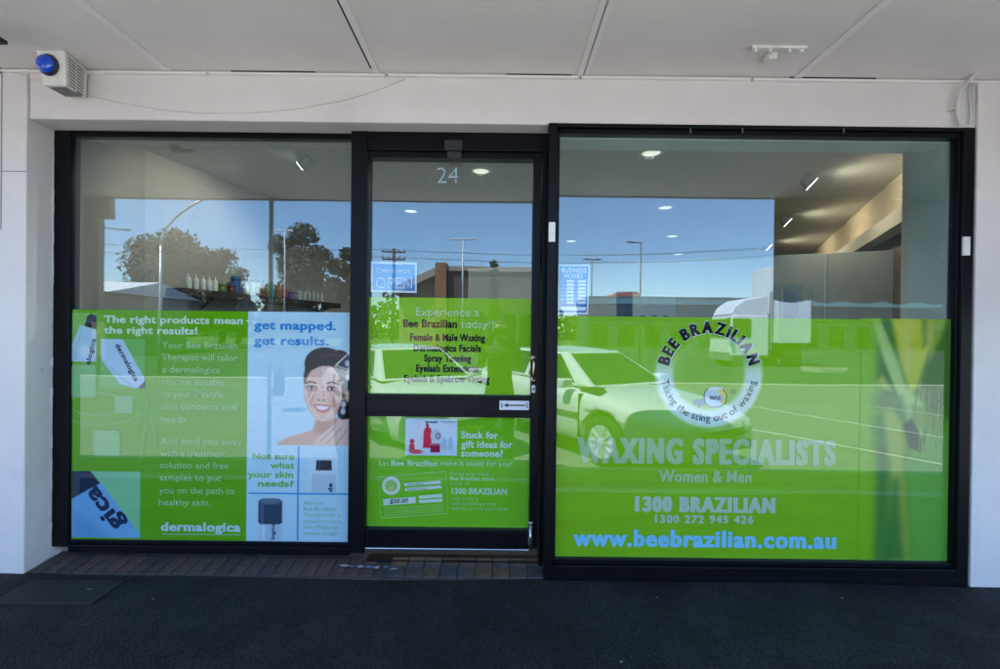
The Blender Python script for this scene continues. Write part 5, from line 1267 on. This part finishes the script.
# ---------------- trees
LEAFM = [mat('foliage_grey_green', (.060, .060, .036), .8, var=.35, vscale=.6), mat('foliage_olive', (.085, .078, .045), .8, var=.35, vscale=.6), mat('foliage_fresh', (.07, .10, .025), .8, var=.3, vscale=.6)]
BARK = mat('bark', (.11, .085, .065), .9, var=.3, vscale=4)
def tree(x, ytop, wpx, Y, g, m_, label, n=5200, leaf=.34, low=.25, lobes=9, seed=1, thin=1.0, slim=1.0, name='tree'):
    rs = np.random.default_rng(seed)
    X, Zt = M(x, ytop, Y, g); base = STREET; H = Zt - base
    wd = wpx / F * (2 * g - Y - CAMY)
    t = thing(name, label, 'tree', (X, Y, base), 'trees across the street')
    tr = MB(); pts = [(X + .12 * math.sin(k), Y + .1 * math.cos(k * 1.3), base + H * .62 * k / 5) for k in range(6)]
    tr.tube(pts, [.035 * H * (1 - .15 * k) * slim for k in range(6)], 9)
    cents = []
    hz2, hw2 = H * (1 - low) / 2, wd / 2; zc0 = base + H * (1 + low) / 2
    for k in range(lobes):
        d = rs.normal(size=3); d /= np.linalg.norm(d); f = rs.uniform(.20, .66); lr = rs.uniform(.32, .48)
        top = 1 - .25 * max(0, d[2]) * f
        cents.append((X + d[0] * f * hw2 * top, Y + d[1] * f * hw2, zc0 + d[2] * f * hz2, lr * min(hw2, hz2)))
    q_ = min(hw2, hz2)
    cents += [(X + .06 * wd, Y, base + H - .36 * q_, .38 * q_), (X - .2 * wd, Y, base + H * .80, .36 * q_), (X + .25 * wd, Y, base + H * .72, .36 * q_), (X - .34 * wd, Y, base + H * .42, .34 * q_), (X + .34 * wd, Y, base + H * .42, .34 * q_),
              (X - .2 * wd, Y + .1 * wd, base + H * .24, .42 * q_), (X + .2 * wd, Y + .1 * wd, base + H * .24, .42 * q_), (X, Y, base + H * .5, .5 * q_)]
    if low > .1: cents = cents[:-8] + [(X, Y, base + H * f_, .62 * hw2 * (1.25 - f_ * .75)) for f_ in (.32, .42, .52, .62, .72, .82, .90)]
    for c_ in cents[:8]:
        k = int(rs.integers(2, 5)); tr.tube([pts[k], ((pts[k][0] + c_[0]) / 2, (pts[k][1] + c_[1]) / 2, (pts[k][2] + c_[2]) / 2 + .2), c_[:3]], [.014 * H * slim, .010 * H * slim, .004 * H * slim], 6)
    tr.build('trunk', BARK, t, smooth=True)
    per = n // len(cents); V = []; Fc = []
    for cx, cy_, cz, r in cents:
        d = rs.normal(size=(per, 3)); d /= np.linalg.norm(d, axis=1)[:, None]
        p = np.array([cx, cy_, cz]) + d * (r * rs.uniform(.35, 1.08, (per, 1)) ** .7) * np.array([1, 1, .78])
        a = rs.normal(size=(per, 3)); a /= np.linalg.norm(a, axis=1)[:, None]
        b = np.cross(a, d); b /= np.linalg.norm(b, axis=1)[:, None] + 1e-6
        s = leaf * rs.uniform(.5, 1.2, (per, 1)) * thin
        i0 = len(V)
        q = np.stack([p - a * s * .6, p - b * s * .35, p + a * s * .6, p + b * s * .35], 1).reshape(-1, 3)
        V += q.tolist(); Fc += [(i0 + 4 * j, i0 + 4 * j + 1, i0 + 4 * j + 2, i0 + 4 * j + 3) for j in range(per)]
    me = bpy.data.meshes.new('crown'); me.from_pydata(V, [], Fc); me.materials.append(m_); link('crown', me, t)
tree(170, 225, 108, -35, 0, LEAFM[0], 'large dense grey green tree, biggest across the street', 20000, .34, .02, 22, 3)
tree(222, 246, 62, -38, 0, LEAFM[1], 'feathery olive tree beside the largest tree', 8000, .30, .05, 14, 4)
tree(300, 221, 78, -40, 0, LEAFM[0], 'tall round topped dense tree behind the thin lamp post', 17000, .36, .02, 20, 8)
tree(346, 246, 46, -42, 0, LEAFM[1], 'brownish tree left of the power pole', 11000, .38, .0, 16, 12)
tree(238, 274, 26, -44, 0, LEAFM[0], 'small round tree between the two large trees', 1500, .36, .0, 6, 14)
tree(494, 254, 24, -26, 0, LEAFM[2], 'slim young fresh green tree before the brick building', 1500, .22, .12, 8, 21, slim=.5)

# ---------------- lamp posts and poles
GALV = mat('galvanised_steel', (.42, .44, .46), .45, metal=.5)
DARKP = mat('dark_pole', (.09, .09, .10), .5)
def lamppost(x, ytop, Y, g, label, arm=None, r=.07, m_=GALV, double=False):
    X, Z = M(x, ytop, Y, g)
    t = thing('street_lamp', label, 'street lamp', (X, Y, STREET), 'lamp posts across the street')
    MB().tube([(X, Y, STREET - .05), (X, Y, Z)], [r, r * .6], 10).build('pole', m_, t, smooth=True)
    heads = []
    if arm:
        pts = [(X + a, Y, Z + b) for a, b in arm]; MB().tube([(X, Y, Z)] + pts, r * .55, 8).build('arm', m_, t, smooth=True); heads = [(pts[-1][0], pts[-1][2], 1 if arm[-1][0] > 0 else -1)]
    if double:
        MB().tube([(X - .3, Y, Z), (X + .3, Y, Z)], r * .5, 8).build('cross_arm', m_, t); heads = [(X - .42, Z, -1), (X + .42, Z, 1)]
    for hx_, hz_, s in heads:
        MB().hexa([(hx_ - .22, Y - .1, hz_ - .03), (hx_ + .22, Y - .1, hz_ - .03), (hx_ + .22, Y + .1, hz_ - .03), (hx_ - .22, Y + .1, hz_ - .03)], [(hx_ - .16, Y - .07, hz_ + .06), (hx_ + .16, Y - .07, hz_ + .06), (hx_ + .16, Y + .07, hz_ + .06), (hx_ - .16, Y + .07, hz_ + .06)]).build('lamp_head', m_, t)
lamppost(102, 227, -25, 0, 'thin dark lamp post with straight arm at the far left', [(1.45, -.15)], .06, DARKP)
lamppost(161.5, 246, -14, 0, 'galvanised lamp post with curved arm before the largest tree', [(.04, .35), (.2, .7), (.5, 1.05), (.95, 1.4), (1.6, 1.75)], .075)
lamppost(285.5, 231, -30, 0, 'pale slender lamp post before the round topped tree', None, .075, mat('pale_pole', (.55, .57, .6), .5), True)
lamppost(463.5, 239, -24, 0, 'grey lamp post with twin heads before the brick building', None, .07, GALV, True)
lamppost(592, 260, -30, RG, 'dark lamp post with twin heads behind the hours sign', None, .06, DARKP, True)
lamppost(641, 243, -26, RG, 'lamp post with a single straight arm near the low shops', [(-.6, .02)], .06, DARKP)
X, Z = M(393.5, 248, -46); pp = thing('power_pole', 'brown timber power pole with two cross arms', 'pole', (X, -46, STREET))
PWOOD = mat('pole_timber', (.10, .075, .055), .9)
MB().tube([(X, -46, STREET - .1), (X, -46, Z)], [.19, .14], 10).build('pole', PWOOD, pp, smooth=True)
wires = thing('power_lines', 'thin overhead power lines strung from the timber pole', 'power line', (X, -46, Z - .5))
WIRE = mat('wire_dark', (.05, .05, .055), .6)
for k, dz in enumerate((.35, 1.1)):
    B(X - 1.2, X + 1.2, -46.07, -45.93, Z - dz - .07, Z - dz + .07).build('cross_arm', PWOOD, pp)
    for dx in (-1.1, -.5, .5, 1.1):
        MB().lathe([(.06, .07), (.08, .12), (.05, .26)], (X + dx, -46, Z - dz), 8).build('insulator', mat('insulator', (.3, .25, .2), .3), pp)
        for sgn in (-1, 1):
            q = []
            for j in range(15):
                f = j / 14; q.append((X + dx + sgn * 42 * f, -46 + (6 if sgn > 0 else 10) * f, Z - dz + .27 - 1.6 * 4 * f * (1 - f) * .6))
            MB().tube(q, .008, 5).build('wire', WIRE, wires)

# ---------------- buildings across the street
BR = mat('red_brick', (.34, .16, .09), .85, var=.2, vscale=3)
BRD = mat('brown_brick', (.13, .09, .07), .85, var=.2, vscale=3)
CREAM = mat('cream_render', (.42, .34, .26), .8)
bY = -32.0
bx0_ = M(436, 270, bY)[0]; bx1_ = M(541, 270, bY)[0]; bz1 = M(470, 267, bY)[1]
bb = thing('brick_building', 'brown flat roofed brick building with a red brick pier', 'building', ((bx0_ + bx1_) / 2, bY, STREET))
B(bx0_ + .9, bx1_, bY - 9, bY, STREET, bz1 - .35).build('wall', BRD, bb); B(bx0_ + .85, bx1_ + .1, bY - 9.1, bY + .12, bz1 - .345, bz1).build('parapet', CREAM, bb)
B(bx0_, bx0_ + .84, bY - 1, bY + .35, STREET, bz1 + .25).build('pier', BR, bb)
rx = M(398, 300, bY)[0]
MB().prism([(rx, STREET), (bx0_ - .01, STREET), (bx0_ - .01, bz1 - .7), (rx, M(398, 298, bY)[1] + .2)], bY - 7, bY - .4, 'y').build('side_wall', mat('side_wall_tan', (.40, .25, .15), .85), bb)
MB().prism([(rx - .2, M(398, 298, bY)[1] + .21), (bx0_ - .01, bz1 - .69), (bx0_ - .01, bz1 - .1), (rx - .2, M(398, 291, bY)[1] + .3)], bY - 7, bY + .3, 'y').build('sloping_fascia', CREAM, bb)
for k in range(5):
    x = bx0_ + 1.5 + k * 1.15
    wn = B(x, x + .85, bY + .001, bY + .05, STREET + .4, STREET + 3.0).build('window', BLACKP, bb); B(x + .05, x + .8, bY + .051, bY + .06, STREET + .45, STREET + 2.95).build('glass', CARGLASS, wn)
sY = -52.0
sx0, sx1 = M(588, 300, sY, RG)[0], M(1060, 300, sY, RG)[0]; sz = M(650, 297, sY, RG)[1]
sb = thing('low_shops', 'long low grey shop building with teal band and orange roof', 'building', ((sx0 + sx1) / 2, sY, STREET))
B(sx0, sx1, sY - 8, sY, STREET, sz - .9).build('wall', mat('shop_grey', (.07, .075, .08), .8, var=.15, vscale=.5), sb); B(sx0 - .1, sx1 + .1, sY - 8.1, sY + .6, sz - .89, sz - .3).build('fascia', mat('teal_band', (.10, .26, .28), .6), sb)
B(sx0, sx1, sY - 8, sY + .2, sz - .295, sz).build('roof_edge', mat('roof_dark', (.08, .08, .09), .6), sb)
ox0, ox1 = M(612, 300, sY, RG)[0], M(640, 300, sY, RG)[0]
MB().prism([(ox0, sz + .01), (ox1, sz + .01), (ox1 - .3, sz + .55), (ox0 + .5, sz + .45)], sY - 4, sY + .1, 'y').build('gable', mat('orange_roof', (.45, .12, .05), .7), sb)
for k in range(18):
    x = sx0 + .6 + k * (sx1 - sx0) / 18; wn = B(x, x + 1.7, sY + .001, sY + .05, STREET + .3, STREET + 2.6).build('window', BLACKP, sb); B(x + .06, x + 1.64, sY + .051, sY + .06, STREET + .36, STREET + 2.54).build('glass', CARGLASS, wn)
hY = -24.0
h0, h1 = M(20, 300, hY)[0], M(116, 300, hY)[0]; hz_ = M(120, 276, hY)[1]; he = M(140, 292, hY)[1]
hb = thing('house', 'pale house with a low white metal roof behind the left lamp post', 'house', ((h0 + h1) / 2, hY, STREET))
B(h0, h1 - .6, hY - 7, hY, STREET, he - .05).build('wall', mat('house_wall', (.35, .28, .22), .8), hb)
MB().prism([(hY + .5, he - .04), (hY - 3.5, hz_), (hY - 7.5, he - .04)], h0 - .4, h1, 'x').build('roof', mat('white_roof', (.72, .72, .70), .5), hb)
for k in range(3):
    x = h0 + .5 + k * 1.3; wn = B(x, x + .9, hY + .001, hY + .05, STREET + .8, STREET + 1.9).build('window', BLACKP, hb); B(x + .05, x + .85, hY + .051, hY + .06, STREET + .85, STREET + 1.85).build('glass', CARGLASS, wn)
# distant line of trees closing the view
V, Fc = [], []
rs = np.random.default_rng(5)
for i in range(16000):
    x = rs.uniform(-120, 130); hgt = (5.0 if x < -22 else 3.0) + 1.4 * math.sin(x * .21) + 1.1 * math.sin(x * .53 + 1) + .7 * math.sin(x * 1.3)
    z = STREET + rs.uniform(0, max(1.2, hgt + 1.0)); y = -95 + rs.uniform(-4, 4); s = rs.uniform(.4, .9)
    a = rs.normal(size=3); a /= np.linalg.norm(a); b = np.cross(a, rs.normal(size=3)); b /= np.linalg.norm(b)
    p = np.array([x, y, z]); i0 = len(V); V += [tuple(p - a * s), tuple(p - b * s * .6), tuple(p + a * s), tuple(p + b * s * .6)]; Fc.append((i0, i0 + 1, i0 + 2, i0 + 3))
me = bpy.data.meshes.new('distant_trees'); me.from_pydata(V, [], Fc); me.materials.append(LEAFM[0])
tag(link('distant_trees', me), 'far off band of dark trees along the horizon', 'trees', kind='stuff')
a, b = M(805, 378, -18.5, RG)[0], M(843, 378, -18.5, RG)[0]
ki = thing('kerb_island', 'pale concrete kerb island in the car park', 'kerb', ((a + b) / 2, -18.5, STREET + .06))
MB().prism(rrect(a, -19.1, b, -17.9, .4), STREET + .05, STREET + .22, 'z').build('kerb', CONC, ki); MB().prism(rrect(a + .2, -18.9, b - .2, -18.1, .25), STREET + .221, STREET + .25, 'z').build('bed', mat('island_soil', (.16, .13, .08), .9), ki)

# ---------------- the person taking the photograph
def skinned(name, verts, edges, radii, m_, par, sub=2, root=0):
    me = bpy.data.meshes.new(name); me.from_pydata(verts, edges, []); o = link(name, me, par)
    o.modifiers.new('skin', 'SKIN').use_smooth_shade = True
    for i, (d, r) in enumerate(zip(me.skin_vertices[0].data if me.skin_vertices else [], radii)): d.radius = r
    if not me.skin_vertices:
        bm = bmesh.new(); bm.from_mesh(me); ly = bm.verts.layers.skin.verify(); bm.verts.ensure_lookup_table()
        for i, v in enumerate(bm.verts): v[ly].radius = radii[i]; v[ly].use_root = (i == root)
        bm.to_mesh(me); bm.free()
    o.modifiers.new('sub', 'SUBSURF').render_levels = sub; o.modifiers['sub'].levels = sub
    me.materials.append(m_); return o
PX, PY = 0.0, -2.93
G = STREET
per = thing('person', 'person in dark clothes standing by the car and raising a camera', 'person', (PX, PY, G))
vs = [(PX, PY, G + .95), (PX, PY + .01, G + 1.10), (PX, PY, G + 1.28), (PX, PY, G + 1.43), (PX, PY + .01, G + 1.50), (PX, PY + .03, G + 1.58)]
rd = [(.165, .12), (.145, .105), (.17, .115), (.12, .085), (.055, .055), (.06, .065)]
ed = [(0, 1), (1, 2), (2, 3), (3, 4), (4, 5)]
for s in (-1, 1):
    i = len(vs)
    vs += [(PX + s * .10, PY, G + .88), (PX + s * .115, PY + .02, G + .50), (PX + s * .125, PY - .03, G + .09), (PX + s * .14, PY + .12, G + .045)]
    rd += [(.10, .105), (.062, .065), (.042, .045), (.045, .035)]; ed += [(0, i), (i, i + 1), (i + 1, i + 2), (i + 2, i + 3)]
    i = len(vs)
    vs += [(PX + s * .19, PY - .01, G + 1.40), (PX + s * .225, PY + .03, G + 1.22), (PX + s * .20, PY + .14, G + 1.46), (PX + s * .10, PY + .185, G + 1.59)]
    rd += [(.062, .062), (.045, .045), (.036, .036), (.030, .026)]; ed += [(3, i), (i, i + 1), (i + 1, i + 2), (i + 2, i + 3)]
skinned('body', vs, ed, rd, mat('dark_clothes', (.030, .032, .040), .9, var=.2), per)
SKIN_ = mat('skin', (.45, .28, .20), .55)
hv = MB(); hc = Vector((PX, PY + .05, G + 1.655))
n_, m__ = 20, 14
for i in range(m__ + 1):
    ph = math.pi * i / m__
    for j in range(n_):
        th = 2 * math.pi * j / n_; x, y, z = math.sin(ph) * math.cos(th), math.sin(ph) * math.sin(th), math.cos(ph)
        jaw = 1 - .25 * max(0, -z) ; nose = .016 * math.exp(-((x / .16) ** 2)) * math.exp(-((z + .12) / .22) ** 2) * (1 if y > 0 else 0)
        hv.v.append((hc.x + .075 * x * jaw, hc.y + .092 * y * jaw + nose, hc.z + .115 * z))
for i in range(m__):
    for j in range(n_): hv.f.append((i * n_ + j, i * n_ + (j + 1) % n_, (i + 1) * n_ + (j + 1) % n_, (i + 1) * n_ + j))
hv.build('head', SKIN_, per, smooth=True)
hr = MB()
for i in range(m__ + 1):
    ph = math.pi * .62 * i / m__
    for j in range(n_):
        th = 2 * math.pi * j / n_; x, y, z = math.sin(ph) * math.cos(th), math.sin(ph) * math.sin(th), math.cos(ph)
        f_ = 1.10 if y < .45 or z > .55 else .90
        hr.v.append((hc.x + .077 * x * f_, hc.y - .008 + .092 * y * f_, hc.z + .01 + .120 * z * (1.03 if f_ > 1 else .95)))
for i in range(m__):
    for j in range(n_): hr.f.append((i * n_ + j, i * n_ + (j + 1) % n_, (i + 1) * n_ + (j + 1) % n_, (i + 1) * n_ + j))
hr.build('hair', mat('brown_hair', (.05, .03, .02), .6), per, smooth=True)
for s in (-1, 1):
    o = MB().lathe([(.001, -.012), (.012, 0), (.001, .012)], (hc.x + s * .030, hc.y + .078, hc.z + .005), 12).build('eye', mat('eye_dark', (.05, .04, .04), .2), per, smooth=True)
    o = MB().lathe([(.004, -.026), (.016, 0), (.004, .028)], (hc.x + s * .076, hc.y - .005, hc.z - .01), 10).build('ear', SKIN_, per, smooth=True)
    # hand: palm and five fingers closed on the camera body
    hx0 = PX + s * .092; hy0 = PY + .195; hz0 = EYE - .03
    pv_ = [(hx0 + s * .015, hy0 - .02, hz0 - .045), (hx0 + s * .004, hy0 - .004, hz0 - .012), (hx0, hy0 + .002, hz0 + .012)]
    pr = [(.026, .020), (.030, .018), (.026, .016)]; pe = [(0, 1), (1, 2)]
    for k in range(4):
        i = len(pv_); zf = hz0 + .020 - .018 * k; ln = (.9, 1.0, .95, .78)[k]
        pv_ += [(hx0 - s * .004, hy0 + .016, zf), (hx0 - s * .022 * ln, hy0 + .028, zf - .002), (hx0 - s * .040 * ln, hy0 + .026, zf - .004)]
        pr += [(.009, .009), (.008, .008), (.007, .007)]; pe += [(2 if k < 2 else 1, i), (i, i + 1), (i + 1, i + 2)]
    i = len(pv_); pv_ += [(hx0 - s * .010, hy0 - .028, hz0 + .004), (hx0 - s * .030, hy0 - .030, hz0 + .018)]; pr += [(.010, .010), (.008, .008)]; pe += [(1, i), (i, i + 1)]
    skinned('hand', pv_, pe, pr, SKIN_, per, 1)
B(hc.x - .022, hc.x + .022, hc.y + .082, hc.y + .088, hc.z - .062, hc.z - .052).build('mouth', mat('lip', (.35, .13, .11), .5), per, bevel=.002)
cm_ = thing('hand_camera', 'black camera held up in the hands of the person', 'camera', (0, CAMY - .07, EYE))
B(-.065, .065, CAMY - .085, CAMY - .045, EYE - .045, EYE + .045).build('camera_body', BLACKP, cm_, bevel=.01, seg=3)
o = MB().lathe([(.034, 0), (.034, .030)], n=24).build('lens_barrel', BLACKP, cm_); o.matrix_world = Matrix.Translation((0, CAMY - .045, EYE)) @ Matrix.Rotation(R(-90), 4, 'X')
B(-.02, .02, CAMY - .08, CAMY - .05, EYE + .0455, EYE + .07).build('viewfinder', BLACKP, cm_, bevel=.006)
